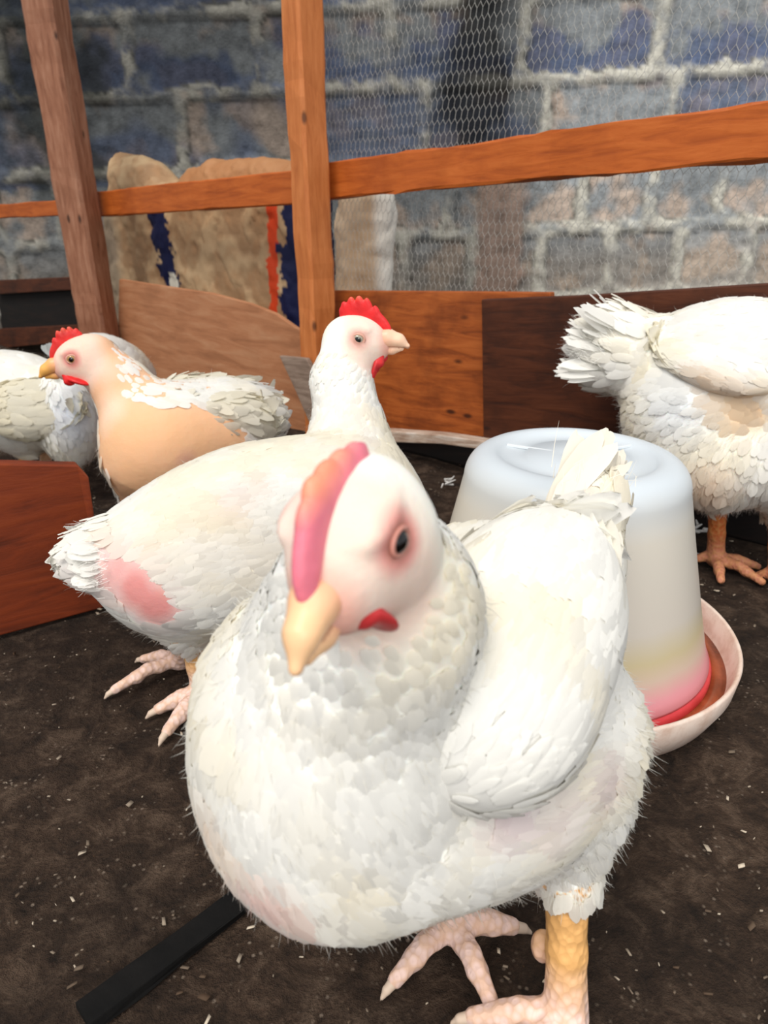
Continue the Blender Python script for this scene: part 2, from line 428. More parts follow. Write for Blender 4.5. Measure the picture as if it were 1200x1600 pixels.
slab('wooden_board', wf((752, 468), (900, 462), (1060, 452), (1300, 436), (1300, 700), (1060, 705), (755, 692), off=.026), .018, FNOR, M_dark,
     label='dark brown wooden board behind the drinker and the right-hand hen', cat='board')
slab('wooden_plank', wf((436, 556), (478, 560), (500, 600), (500, 700), (488, 672), (462, 612), off=.112), .012, FNOR, M_grey,
     label='grey weathered plank offcut slanting at the foot of the middle post', cat='plank')
slab('wooden_batten', wf((585, 672), (690, 680), (820, 700), (820, 712), (690, 694), (585, 690), off=.055), .03, FNOR, M_pale,
     label='pale splintered batten lying along the bottom of the orange board', cat='batten')
slab('wooden_board', wf((-8, 452), (125, 446), (125, 515), (-8, 522), off=-.03), .016, FNOR, M_shade,  # unlit wood: its shade is painted as a near-black colour
     label='board left of the leaning post, its shade painted in as black', cat='board')
slab('wooden_batten', wf((-8, 438), (128, 432), (128, 452), (-8, 460), off=-.01), .02, FNOR, M_dark,
     label='dark brown batten capping the black board at the left edge', cat='batten')
slab('wooden_batten', wf((-8, 514), (150, 506), (150, 530), (-8, 545), off=-.005), .02, FNOR, M_dark,
     label='dark brown batten below the black board at the left edge', cat='batten')

def netting():
    m = Mat('galvanised_wire', .45, .5, Metallic=.35); m.color(srgb(186, 184, 178))
    A = Wf(500, 329, -.022); s1 = 1.02
    w_, hh = .0128, .0265; rad = .0004
    segs = []
    def pt(s, h): 
        q = A+FDIR*(s+ .16*(h-.6) ); return np.array([q[0]+FNOR[0]*.002*math.sin(s*31+h*17), q[1]+FNOR[1]*.003*math.sin(s*23+h*11), h])
    rows = int((1.06-.33)/(hh*.72)); cols = int(s1/w_)
    for r in range(rows):
        h = .33+r*hh*.72; o = (r % 2)*w_/2
        for c in range(cols):
            s = c*w_+o
            segs.append((pt(s, h), pt(s, h+hh*.40)))
            segs.append((pt(s, h+hh*.40), pt(s+w_/2, h+hh*.72)))
            segs.append((pt(s, h+hh*.40), pt(s-w_/2, h+hh*.72)))
    a = np.array([s[0] for s in segs]); b = np.array([s[1] for s in segs]); d = b-a; d /= np.linalg.norm(d, axis=1)[:, None]
    u = np.cross(d, FNOR); u /= np.linalg.norm(u, axis=1)[:, None]; v = np.cross(d, u)
    V = np.stack([p+rad*(math.cos(t)*u+math.sin(t)*v) for p in (a, b) for t in (0, 2.094, 4.189)], 1)
    n = len(segs); base = (np.arange(n)*6)[:, None]
    Q = np.concatenate([base+np.array(q) for q in ([0, 1, 4, 3], [1, 2, 5, 4], [2, 0, 3, 5])])
    o = mesh_np('wire_netting', V.reshape(-1, 3), Q, m, loc=A*[1, 1, 0]+[0, 0, .33])
    tag(o, 'galvanised hexagonal wire netting stretched across the pen right of the middle post', 'wire netting')
netting()

# ------------------------------------------------------------------ feed sacks behind the fence
def sack(name, pts, off, T, colf, label, vox=.009):
    O = Wf(pts[0][0], pts[0][1], off); 
    P = [Wf(x, y, off) for x, y in pts]; poly = [((p-O)@FDIR, p[2]-O[2]) for p in P]
    f, V, Q = inflate(poly, T, .11, O, FDIR, UPZ, vox, .03, 22.)
    n = fbm(V, 11, 4, 5.); n2 = fbm(V, 30, 3, 9.)
    N = grad(f, V, .004)
    fold = np.abs(np.sin(n*4+V[:, 0]*7))**.5
    V = V+N*((n*.008+n2*.002-.006*(1-fold))[:, None])
    # where a vertex lies on the sack, as the photo's own frame sees the print
    s = (V-O)@FDIR; h = V[:, 2]
    C = colf(s, h, n, n2, O, poly)
    m = Mat('woven_sack', .65, .3); vv = m.coords((1, 1, 1)); 
    wv = m.n('ShaderNodeTexWave', Scale=160.); m.l(vv, wv.inputs['Vector'])
    m.color(m.mix(m.vcol(), (.5, .5, .5), .0)); m.bump(m.noise(vv, 45, 5, .6), .35, .006)
    o = mesh_np(name, V, Q, m, col=C, loc=[P[0][0], P[0][1], 0]); tag(o, label, 'sack', 'feed sacks behind the fence'); return o
def spx(px, py, off, O): p = Wf(px, py, off); return (p-O)@FDIR, p[2]
def colA(s, h, n, n2, O, poly):
    off = -.17; tan = srgb(162, 128, 94); cream = srgb(196, 166, 128); navy = srgb(20, 26, 66); red = srgb(206, 66, 26); wht = srgb(226, 222, 206); brn = srgb(176, 132, 92)
    C = np.tile(tan, (len(s), 1)); t = np.clip(.5+n*1.6, 0, 1)[:, None]; C = C*(1-t)+cream*t
    t = np.clip(n2*2, 0, 1)[:, None]*.4; C = C*(1-t)+brn*t
    def band(pa, pb, wd, col, wob=.008):
        (s0, h0), (s1, h1) = spx(*pa, off, O), spx(*pb, off, O)
        tt = np.clip((h-h0)/(h1-h0), -.3, 1.3); c = s0+(s1-s0)*tt+n*wob*3
        m_ = (np.abs(c-s) < wd*(1+n2*.6)) & (tt > -.3) & (tt < 1.28); C[m_] = col
    band((276, 330), (302, 450), .042, navy); band((459, 325), (461, 480), .018, red, .002); band((506, 320), (502, 500), .072, navy, .003)
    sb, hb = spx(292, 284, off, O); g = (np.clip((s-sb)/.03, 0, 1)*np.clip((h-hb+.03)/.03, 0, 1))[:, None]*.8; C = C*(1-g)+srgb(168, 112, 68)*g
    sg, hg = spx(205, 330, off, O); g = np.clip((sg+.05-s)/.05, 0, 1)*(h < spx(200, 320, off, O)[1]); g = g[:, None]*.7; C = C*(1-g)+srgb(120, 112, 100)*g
    sw, hw = spx(303, 440, off, O); m_ = np.hypot((s-sw), (h-hw)*.8) < .025; C[m_] = wht
    return C
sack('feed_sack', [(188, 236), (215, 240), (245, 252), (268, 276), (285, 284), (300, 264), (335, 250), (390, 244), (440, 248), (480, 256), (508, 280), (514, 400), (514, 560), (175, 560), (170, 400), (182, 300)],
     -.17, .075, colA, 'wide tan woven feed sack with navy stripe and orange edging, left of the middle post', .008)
def colB(s, h, n, n2, O, poly):
    C = np.tile(srgb(190, 160, 128), (len(s), 1)); t = np.clip(.5+n*1.5, 0, 1)[:, None]; C = C*(1-t)+srgb(216, 192, 162)*t
    g = np.clip((s-(spx(596, 330, -.16, O)[0]))/.015, 0, 1)[:, None]; C = C*(1-g)+srgb(232, 226, 214)*g
    return C
sack('feed_sack', [(536, 286), (560, 276), (600, 282), (612, 300), (614, 345), (606, 400), (606, 560), (532, 560), (530, 400)],
     -.16, .06, colB, 'narrow plain tan feed sack just right of the middle post, against the grey wall', .008)

# ------------------------------------------------------------------ board at the lower left
pb = [Wh(-60, 1010, 0), Wh(168, 948, 0)]
xb = nrm(pb[1]-pb[0]); nb_ = np.array([xb[1], -xb[0], 0]); nb_ = nb_ if nb_[1] < 0 else -nb_
slab('wooden_board', [pb[0], pb[1], pb[1]+[0, .01, .185], pb[1]+[-.012, .012, .2], pb[0]+[0, .02, .235]], .02, nb_, M_red,
     label='red-brown board standing on the floor at the lower left edge', cat='board')

# black stick on the floor
def sliver():  # thin flat black piece laid along the floor
    m = Mat('black_sliver', .8, .2); v = m.coords(); m.color(m.ramp(m.noise(v, 40, 4), [(.3, srgb(3, 3, 3)), (.7, srgb(14, 12, 11))])); m.bump(m.noise(v, 60, 4), .4, .003)
    a, b = Wh(130, 1590, .004), Wh(414, 1378, .004)
    return beam('flat_sliver', a, b, .022, .007, m, face=(0, 0, 1), label='flat black stick lying on the soil in front of the white hens', cat='sliver', wob=.0015)
sliver()

# ------------------------------------------------------------------ drinker
def lathe(profile, seg=72):
    V, Q = [], []
    for r, z in profile:
        for j in range(seg): t = 2*math.pi*j/seg; V.append((r*math.cos(t), r*math.sin(t), z))
    for i in range(len(profile)-1):
        for j in range(seg): Q.append([i*seg+j, i*seg+(j+1) % seg, (i+1)*seg+(j+1) % seg, (i+1)*seg+j])
    return np.array(V), np.array(Q)
DR = dict(x=.206, y=.730, rp=.198, rj=.166, rt=.119, h=.262)
def drinker():
    c = np.array([DR['x'], DR['y'], 0.0]); rp, rj, rt, H = DR['rp'], DR['rj'], DR['rt'], DR['h']
    root = empty('poultry_drinker', c, 'milky plastic bell drinker with a red-bottomed tray standing behind the front hen', 'drinker')
    # jar
    m = Mat('milky_plastic', .38, .4); m.b.inputs['Subsurface Weight'].default_value = .0
    tr = m.n('ShaderNodeBsdfTranslucent'); mx = m.n('ShaderNodeMixShader', Fac=.22)
    co = m.n('ShaderNodeTexCoord'); sx = m.n('ShaderNodeSeparateXYZ'); m.l(co.outputs['Object'], sx.inputs[0])
    nn = m.noise(m.coords((1, 1, .4)), 7, 3)
    ad = m.n('ShaderNodeMath', _operation='MULTIPLY_ADD'); m.l(nn, ad.inputs[0]); ad.inputs[1].default_value = .03; m.l(sx.outputs[2], ad.inputs[2])
    mr = m.n('ShaderNodeMapRange'); mr.inputs['From Max'].default_value = .33; m.l(ad.outputs[0], mr.inputs['Value'])
    col = m.ramp(mr.outputs[0], [(.10, srgb(236, 132, 142)), (.20, srgb(238, 168, 176)), (.27, srgb(228, 206, 186)), (.33, srgb(222, 208, 168)), (.42, srgb(226, 218, 206)), (.68, srgb(230, 224, 212)), (.82, srgb(222, 230, 236))])
    sp = m.n('ShaderNodeTexVoronoi', Scale=9.); m.l(m.coords(), sp.inputs['Vector'])
    col = m.mix(col, srgb(60, 48, 34), m.ramp(sp.outputs['Distance'], [(.02, (.8,)*3), (.05, (0, 0, 0))]))
    m.color(col); m.l(col, tr.inputs['Color'])
    m.l(m.b.outputs[0], mx.inputs[1]); m.l(tr.outputs[0], mx.inputs[2]); m.l(mx.outputs[0], m.t.nodes['Material Output'].inputs[0])
    z0 = .034; sh = .03
    prof = [(rj-.004, z0), (rj, z0), (rj+.0005, z0+.004)]
    for t in np.linspace(.05, 1, 14): prof.append((rj+(rt-rj)*t**.92, z0+(H-sh-z0)*t))
    for t in np.linspace(.12, 1, 9): a = t*math.pi/2; prof.append((rt-sh*.9*(1-math.cos(a)), H-sh+sh*math.sin(a)))
    r1 = rt-sh*.9
    prof += [(r1-.006, H), (r1-.010, H-.003), (r1-.014, H-.006), (r1*.6, H-.006), (r1*.58, H-.003), (.02, H-.002), (.0005, H-.002)]
    inner = [(max(.0004, r-.0028), z-(.0028 if z > H-sh else 0)) for r, z in prof[2:]][::-1]
    V, Q = lathe(prof+inner+[(rj-.004, z0)], 96)
    jar = mesh_np('jar', V+c, Q, m, root)
    # ribs moulded in the lid
    mrib = Mat('milky_rib', .4, .4); mrib.color(srgb(222, 228, 232))
    for k in range(3):
        a = k*2.094+.5; d = np.array([math.cos(a), math.sin(a), 0])
        o = beam('rib', c+d*.012+[0, 0, H-.0035], c+d*r1*.86+[0, 0, H-.0045], .003, .003, mrib, parent=jar, face=(0, 0, 1), wob=0)
    # tray
    mt = Mat('cream_plastic', .45, .4); vt = mt.coords()
    mt.color(mt.ramp(mt.noise(vt, 22, 5, .7), [(.35, srgb(206, 176, 158)), (.55, srgb(228, 208, 194)), (.8, srgb(236, 222, 210))]))
    hr = .052
    prof = [(.001, .001), (rp*.86, .001), (rp*.93, .006), (rp*.985, .03), (rp, hr), (rp-.002, hr+.003), (rp-.005, hr+.001), (rp*.955, .03), (rp*.90, .014), (rp*.87, .011), (.001, .011)]
    V, Q = lathe(prof, 96); mesh_np('tray', V+c, Q, mt, root)
    mr_ = Mat('red_plastic', .35, .5); mr_.color(mr_.ramp(mr_.noise(mr_.coords(), 16, 4), [(.35, srgb(176, 40, 40)), (.6, srgb(220, 66, 72))]))
    V, Q = lathe([(.001, .0112), (rp*.86, .0112), (rj+.004, .030), (rj+.001, .034), (rj-.01, .034), (rj-.012, .015)], 96); mesh_np('tray_base', V+c, Q, mr_, root)['label'] = 'red inner base of the tray'
    mw = Mat('feed_water', .18, .5); mw.color(mw.ramp(mw.noise(mw.coords(), 24, 4), [(.35, srgb(116, 54, 26)), (.6, srgb(164, 84, 50)), (.75, srgb(190, 110, 80))]))
    V, Q = lathe([(rj+.002, .012), (rj+.002, .0255), (rp*.945, .0255), (rp*.9, .014)], 96)
    mesh_np('brown_water', V+c, Q, mw, root)
drinker()

# ------------------------------------------------------------------ hens
def bird_mats():
    b = Mat('hen_body', .82, .2); v = b.coords(); n = b.noise(v, 60, 4, .6)
    b.color(b.mix(b.vcol(), (.9, .88, .85), b.ramp(n, [(.4, (0, 0, 0)), (.8, (.12,)*3)]), 'MULTIPLY')); b.bump(n, .35, .003)
    b.b.inputs['Subsurface Weight'].default_value = .12; b.b.inputs['Subsurface Scale'].default_value = .01
    l = Mat('hen_leg', .55, .35); v = l.coords()
    vo = l.n('ShaderNodeTexVoronoi', Scale=190.); l.l(l.coords((1, 1, .8)), vo.inputs['Vector'])
    l.color(l.mix(l.vcol(), srgb(200, 150, 90), l.ramp(vo.outputs['Distance'], [(.35, (0, 0, 0)), (.7, (.4,)*3)]))); l.bump(vo.outputs['Distance'], .5, .003)
    f = Mat('hen_feather', .85, .15); f.color(f.vcol())
    tr = f.n('ShaderNodeBsdfTranslucent'); mx = f.n('ShaderNodeMixShader', Fac=.3); f.l(f.t.nodes['Color Attribute'].outputs[0], tr.inputs[0])
    f.l(f.b.outputs[0], mx.inputs[1]); f.l(tr.outputs[0], mx.inputs[2]); f.l(mx.outputs[0], f.t.nodes['Material Output'].inputs[0])
    c = Mat('hen_comb', .45, .4); c.color(c.vcol()); c.bump(c.noise(c.coords(), 260, 3), .4, .001)
    c.b.inputs['Subsurface Weight'].default_value = .3; c.b.inputs['Subsurface Radius'].default_value = (.01, .003, .002)
    k = Mat('hen_beak', .4, .4); k.color(k.vcol())
    e = Mat('hen_eye', .06, .8); e.color(e.vcol())
    cl = Mat('hen_claw', .5, .4); cl.color(srgb(206, 184, 164))
    return b, l, f, c, k, e, cl
MB, ML, MF, MC, MK, ME, MCL = bird_mats()
WHITE = srgb(248, 247, 242); CREAM = srgb(246, 238, 216); SKIN = srgb(232, 176, 160); ORANGE = srgb(234, 172, 124); PINK = srgb(226, 150, 146)

def feathers(roots, dirs, nors, L, Wd, lift, curve, col, rough=.0):
    """numpy batch of curved feathers; returns V, Q, C"""
    n = len(roots); T = np.array([0, .25, .5, .75, .92, 1.0]); Wp = np.array([.5, .95, 1., .85, .5, .12])
    side = np.cross(nors, dirs); side /= np.maximum(np.linalg.norm(side, axis=1), 1e-9)[:, None]
    V = np.empty((n, 6, 3, 3)); bend = R.normal(0, .10, n)
    for i, (t, wp) in enumerate(zip(T, Wp)):
        cen = roots+dirs*(L*t)[:, None]+nors*((lift*t-curve*t*t)*L+.0006)[:, None]+side*((bend*t*t*L))[:, None]
        for j, u in enumerate((-1, 0, 1)):
            jit = R.normal(0, rough, n)*L if i > 2 else 0
            V[:, i, j] = cen+side*(u*wp*Wd/2)[:, None]+nors*((1-abs(u))*.10*Wd)[:, None] + dirs*np.reshape(jit*np.ones(n), (-1, 1))*abs(u)
    base = (np.arange(n)*18)[:, None]; q = []
    for i in range(5):
        for j in range(2): q.append([i*3+j, (i+1)*3+j, (i+1)*3+j+1, i*3+j+1])
    Q = np.concatenate([base+np.array(k) for k in q])
    C = np.repeat(col, 18, axis=0)
    tilt = R.normal(0, .06, (n, 3)); Nf = nors+tilt; Nv = np.repeat(Nf[:, None], 18, 1).reshape(n, 6, 3, 3)
    for i, t in enumerate(T):
        for j, u in enumerate((-1, 0, 1)): Nv[:, i, j] += side*u*.15+dirs*(t-.4)*.18
    Nv = Nv.reshape(-1, 3); Nv /= np.linalg.norm(Nv, axis=1)[:, None]
    return V.reshape(-1, 3), Q, C, Nv
def strands(roots, dirs, L, wd, col, nors):
    n = len(roots); side = np.cross(nors, dirs); side /= np.maximum(np.linalg.norm(side, axis=1), 1e-9)[:, None]
    c1 = R.normal(0, .22, (n, 3)); V = np.empty((n, 3, 2, 3))
    for i, (t, wp) in enumerate(((0, 1), (.55, .8), (1, .15))):
        cen = roots+dirs*(L*t)[:, None]+c1*(t*t*L)[:, None]
        for j, u in enumerate((-1, 1)): V[:, i, j] = cen+side*(u*wp*wd/2)
    base = (np.arange(n)*6)[:, None]
    Q = np.concatenate([base+np.array(k) for k in ([0, 2, 3, 1], [2, 4, 5, 3])])
    return V.reshape(-1, 3), Q, np.repeat(col, 6, axis=0), np.repeat(nors, 6, axis=0)
def cat_geo(parts):
    V, Q, C, N, o = [], [], [], [], 0
    for v, q, c, nn in parts: V.append(v); Q.append(q+o); C.append(c); N.append(nn); o += len(v)
    return np.concatenate(V), np.concatenate(Q), np.concatenate(C), np.concatenate(N)

def sample(V, Q, n):
    a, b, c, d = (V[Q[:, i]] for i in range(4)); ar = np.linalg.norm(np.cross(c-a, d-b), axis=1)/2
    f = R.choice(len(Q), n, p=ar/ar.sum()); u, v = R.random(n)[:, None], R.random(n)[:, None]
    return (a[f]*(1-u)+b[f]*u)*(1-v)+(d[f]*(1-u)+c[f]*u)*v, ar.sum()

def toe(prims, a, d, L, r, drop=.0, claws=None, bow=.35):
    a = np.asarray(a, float); d = nrm(d); m = a+d*L*.5+[0, 0, L*bow*.25]; e = a+d*L; e[2] = max(r*.7, e[2]-a[2]+r*.8+drop); m[2] = max(m[2]*.8, r)
    prims += [RC(a, m, r*1.15, r*.95, .006, 'leg'), RC(m, e, r*.95, r*.72, .003, 'leg')]
    for t in (.33, .66): prims.append(EL(a+(e-a)*t+[0, 0, L*bow*.08], (r*.96,)*3, None, .004, 'leg'))
    if claws is not None: claws.append((e, nrm(d-[0, 0, .35]), r))
def leg(prims, hip, hock, foot, r, head, spread, tl, claws, rt=None, kthigh=.03, hind=None):
    hip, hock, foot = map(np.asarray, (hip, hock, foot))
    prims.append(RC(hip, hock, rt or r*2.6, r*1.35, kthigh, 'thigh', flow=(0, 0, -1)))
    prims.append(EL(hock, (r*1.35,)*3, None, .008, 'leg'))
    mid = hock+(foot-hock)*.55
    prims.append(RC(hock, mid, r*1.1, r*.92, .006, 'leg')); prims.append(RC(mid, foot, r*.92, r*1.1, .006, 'leg'))
    h = nrm([head[0], head[1], 0]); s = np.array([-h[1], h[0], 0])
    for a, l in zip(spread, tl): toe(prims, foot, h*math.cos(a)+s*math.sin(a), l, r*.62, claws=claws)
    hd = -h if hind is None else hind
    toe(prims, foot+[0, 0, r*.3], hd, tl[0]*.42, r*.5, claws=claws, bow=.1)

def make_bird(label, base, prims, head, tail=None, wings=(), patches=(), bare=(), nf=3800, fl=.026, fluff=1500, vox=.0035, claws=(), legcol=None, tint=None, name='hen', fluffzone=None, gloss=None, facecol=None, group='white hens in the pen', pfs=None):
    """head: dict(c, f, u, s, ...) ; patches: (centre, radius, colour, strength); bare: (centre, radius)"""
    root = empty(name, base, label, 'chicken', group)
    hc, hf, hu, hs = head['c'], nrm(head['f']), head['u'], head['s']
    hu = nrm(hu-np.dot(hu, hf)*hf); hl = np.cross(hu, hf)         # hl: the bird's left
    H = lambda a, b, c: hc+hs*(hf*a+hu*b+hl*c)
    ax = np.array([hf, hl, hu])
    prims = list(prims)
    prims += [EL(H(0, 0, 0), np.array([.026, .0175, .0205])*hs, ax, .018, 'head', flow=-hf),
              EL(H(.010, -.006, 0), np.array([.019, .0125, .014])*hs, ax, .010, 'head', flow=-hf),
              EL(H(-.006, -.009, 0), np.array([.018, .0155, .014])*hs, ax, .012, 'head', flow=-hf)]
    for s in (-1, 1):
        prims.append(EL(H(.006, .0105, s*.0115), np.array([.010, .0055, .004])*hs, ax, .005, 'head', flow=-hf))
    f = sdf_of(prims); lo, hi = bounds(prims)
    V, Q = nets(f, lo, hi, vox)
    D = np.stack([p.d(V) for p in prims], 1); near = D.argmin(1); tags = np.array([p.tag for p in prims])[near]
    n1 = fbm(V, 14, 3, 2.)
    pfs = .35 if pfs is None else pfs
    def colour(P, n, skin=False):
        if skin and tint is not None: C = np.tile(tint, (len(P), 1)); t = np.clip(n*1.6+.3, 0, 1)[:, None]*.6; C = C*(1-t)+srgb(244, 206, 172)*t
        else: C = np.tile(WHITE, (len(P), 1)); t = np.clip(n*1.5+.35, 0, 1)[:, None]*.75; C = C*(1-t)+CREAM*t
        for c, r, co, st in patches:
            if not skin: st = st*pfs
            c = np.atleast_2d(c); d = np.min([np.linalg.norm(P-ci, axis=1) for ci in c], 0)
            t = (np.clip((1-(d/r)+n*.3)*1.4, 0, 1)*st)[:, None]; C = C*(1-t)+np.asarray(co)*t
        return C
    C = colour(V, n1, True)
    lg = tags == 'leg'
    lc = srgb(232, 178, 112) if legcol is None else legcol
    C[lg] = lc
    # toes paler and pinker towards the ground
    t = np.clip((.06-V[lg][:, 2])/.035, 0, 1)[:, None]; C[lg] = C[lg]*(1-t)+(srgb(234, 202, 190) if legcol is None else lc*.55+srgb(200, 150, 130)*.45)*t
    # face
    q = (V-hc)/hs; a, b, c = q@hf, q@hu, q@hl
    inhead = np.clip(1.6-np.sqrt((a/.030)**2+(b/.027)**2+(c/.023)**2), 0, .4)/.4
    fc = srgb(236, 208, 192) if facecol is None else facecol
    t = (inhead*np.clip((a+head.get('fback', .012))/.012, 0, 1)*.85*(~lg))[:, None]; C = C*(1-t)+fc*t
    for s in (-1, 1):
        d = np.sqrt((a-.006)**2+(b-.0045)**2+(c-s*.0165)**2)
        t = (np.clip((.0115-d)/.005, 0, 1)*(~lg)*head.get('ring', .6))[:, None]; C = C*(1-t)+srgb(222, 130, 124)*t
        t = (np.clip((.0068-d)/.0015, 0, 1)*(~lg)*.7)[:, None]; C = C*(1-t)+srgb(170, 120, 104)*t
    t = (np.clip((a-.020)/.006, 0, 1)*inhead*(~lg))[:, None]*.6; C = C*(1-t)+srgb(232, 150, 130)*t
    mi = lg[Q].sum(1) >= 2
    mesh_np('body', V, Q, None, root, col=np.clip(C, 0, 1), mats=[MB, ML], mi=mi)
    # ---- plumage
    keep_tags = np.array([p.tag not in ('leg',) for p in prims])
    P, area = sample(V, Q, nf*3)
    Dp = np.stack([p.d(P) for p in prims], 1); nearp = Dp.argmin(1); tg = np.array([p.tag for p in prims])[nearp]
    fl_all = np.array([p.flow for p in prims]); Wt = np.exp(-np.maximum(Dp-Dp.min(1)[:, None], 0)/.018)*keep_tags
    fd = (Wt@fl_all); N = grad(f, P, .002)
    fd = fd-N*(fd*N).sum(1)[:, None]; fd /= np.maximum(np.linalg.norm(fd, axis=1), 1e-6)[:, None]
    qh = (P-hc)/hs; ah, bh, ch = qh@hf, qh@hu, qh@hl
    hd = np.sqrt((ah/.030)**2+(bh/.026)**2+(ch/.023)**2)
    ok = (tg != 'leg') & (hd > 1.15)
    isbare = np.zeros(len(P), bool)
    npt = fbm(P, 30, 2, 8.)
    for c_, r_ in bare:
        c_ = np.atleast_2d(c_); d = np.min([np.linalg.norm(P-ci, axis=1) for ci in c_], 0); isbare |= d+npt*.012 < r_
    ok &= ~isbare
    P, N, fd, tg, hd = P[ok][:nf], N[ok][:nf], fd[ok][:nf], tg[ok][:nf], hd[ok][:nf]
    n = len(P); hdist = np.linalg.norm(P-hc, axis=1)
    sz = np.clip((hdist-.04)/.13, .0, 1)*.72+.28
    L = fl*sz*R.uniform(.75, 1.2, n)*np.where(tg == 'thigh', .6, 1.); Wd = L*R.uniform(.5, .68, n)
    fd2 = fd+R.normal(0, .13, (n, 3)); fd2 -= N*(fd2*N).sum(1)[:, None]; fd2 /= np.linalg.norm(fd2, axis=1)[:, None]
    cf = colour(P, fbm(P, 14, 3, 2.))*R.uniform(.97, 1.02, (n, 1))
    geo = [feathers(P, fd2, N, L, Wd*np.where(tg == 'tail', .7, 1), R.uniform(.0, .06, n)+np.where(tg == 'tail', R.uniform(0, .55, n), np.where(tg == 'thigh', R.uniform(0, .22, n), 0)), L/.17, np.clip(cf, 0, 1), .03)]
    # down that breaks the outline
    P2, _ = sample(V, Q, fluff*18); D2 = np.stack([p.d(P2) for p in prims], 1); t2 = np.array([p.tag for p in prims])[D2.argmin(1)]
    N2 = grad(f, P2, .002); h2 = np.linalg.norm((P2-hc), axis=1)
    z0 = V[~lg][:, 2].min(); zr = .10 if fluffzone is None else fluffzone
    pr = (np.clip(1-(P2[:, 2]-z0)/zr, .12, 1)); pr[t2 == 'thigh'] = 1; pr[t2 == 'tail'] = 1.5
    ok = (t2 != 'leg') & (h2 > .06*hs) & (R.random(len(P2)) < pr)
    for c_, r_ in bare:
        c_ = np.atleast_2d(c_); d = np.min([np.linalg.norm(P2-ci, axis=1) for ci in c_], 0); ok &= ~(d < r_)
    fluff = int(fluff*6); P2, N2 = P2[ok][:fluff], N2[ok][:fluff]; n2 = len(P2)
    f2 = (np.exp(-np.maximum(D2[ok][:fluff]-D2[ok][:fluff].min(1)[:, None], 0)/.018)*keep_tags)@fl_all
    f2 = f2-N2*(f2*N2).sum(1)[:, None]; f2 /= np.maximum(np.linalg.norm(f2, axis=1), 1e-6)[:, None]
    dd = f2*1.1+N2*R.uniform(.1, .7, (n2, 1))+[0, 0, -.2]+R.normal(0, .25, (n2, 3)); dd /= np.linalg.norm(dd, axis=1)[:, None]
    geo.append(strands(P2, dd, fl*.42*R.uniform(.4, 1.2, n2), .0005, np.clip(colour(P2, np.zeros(n2)), 0, 1), N2))
    v, qd, c2, nn = cat_geo(geo); pl = mesh_np('plumage', v, qd, MF, root, col=c2, nor=nn); pl['kind'] = 'stuff'
    # ---- wings
    for wg in wings:
        wp = wg['prims']; wf_ = sdf_of(wp); lo, hi = bounds(wp); Vw, Qw = nets(wf_, lo, hi, vox*1.1)
        Cw = colour(Vw, fbm(Vw, 14, 3, 4.)); 
        if 'col' in wg: Cw = Cw*.35+wg['col']*.65
        parts = [(Vw, Qw, np.clip(Cw, 0, 1), grad(wf_, Vw, .002))]
        Pw, _ = sample(Vw, Qw, wg.get('n', 900)); Nw = grad(wf_, Pw, .002); ff = nrm(wg['flow'])
        # coverts small at the front, quills long towards the rear
        al = (Pw@ff); al = (al-al.min())/(al.max()-al.min())
        fw = ff-Nw*(Nw@ff)[:, None]+R.normal(0, wg.get('mess', .08), (len(Pw), 3)); fw -= Nw*(fw*Nw).sum(1)[:, None]; fw /= np.maximum(np.linalg.norm(fw, axis=1), 1e-6)[:, None]
        Lw = wg.get('L', .03)*(.6+1.1*al)*R.uniform(.8, 1.15, len(Pw))
        cw = colour(Pw, fbm(Pw, 14, 3, 4.))
        if 'col' in wg: cw = cw*.35+wg['col']*.65
        cw = cw*R.uniform(.96, 1.02, (len(Pw), 1))
        parts.append(feathers(Pw, fw, Nw, Lw, Lw*R.uniform(.36, .5, len(Pw)), R.uniform(.02, wg.get('lift', .12), len(Pw)), Lw/.2, np.clip(cw, 0, 1), .03))
        v, qd, c2, nn = cat_geo(parts); mesh_np('wing', v, qd, MF, root, col=c2, nor=nn)
    # ---- tail quills
    if tail:
        n = tail.get('n', 26); ps = R.uniform(-1, 1, (n, 2)); d0 = nrm(tail['dir']); s0 = nrm(np.cross(d0, tail.get('nor', (0, 0, 1)))); u0 = np.cross(s0, d0)
        rts = tail['c']+s0*(ps[:, :1]*tail['w'])+u0*(ps[:, 1:]*tail['w']*tail.get('flat', .6))
        ds = d0+s0*(ps[:, :1]*tail.get('fan', .35))+u0*(ps[:, 1:]*tail.get('fan', .35)*.6)+R.normal(0, .06, (n, 3)); ds /= np.linalg.norm(ds, axis=1)[:, None]
        ns = u0+s0*ps[:, :1]*.8+R.normal(0, .2, (n, 3)); ns -= ds*(ns*ds).sum(1)[:, None]; ns /= np.linalg.norm(ns, axis=1)[:, None]
        Lt = tail['L']*R.uniform(.7, 1.08, n)
        ct = np.tile(tail.get('col', WHITE), (n, 1))*R.uniform(.93, 1.03, (n, 1))
        parts = [feathers(rts, ds, ns, Lt, Lt*tail.get('wr', .26), np.zeros(n), np.full(n, .04), np.clip(ct, 0, 1), .02)]
        ms = tail.get('down', 500)*2; ps = R.normal(0, .6, (ms, 2)); rt2 = tail['c']+s0*ps[:, :1]*tail['w']+u0*ps[:, 1:]*tail['w']*.7+d0*(R.random((ms, 1))*tail['L']*.6)
        ds2 = d0+R.normal(0, .32, (ms, 3)); ds2 /= np.linalg.norm(ds2, axis=1)[:, None]
        parts.append(strands(rt2, ds2, tail['L']*.4*R.uniform(.5, 1, ms), .0006, np.tile(tail.get('col', WHITE), (ms, 1)), np.tile(nrm(u0-.6*FW), (ms, 1))))
        v, qd, c2, nn = cat_geo(parts); mesh_np('tail', v, qd, MF, root, col=c2, nor=nn)
    # ---- beak
    bc = head.get('beak', srgb(240, 206, 168)); bp = []
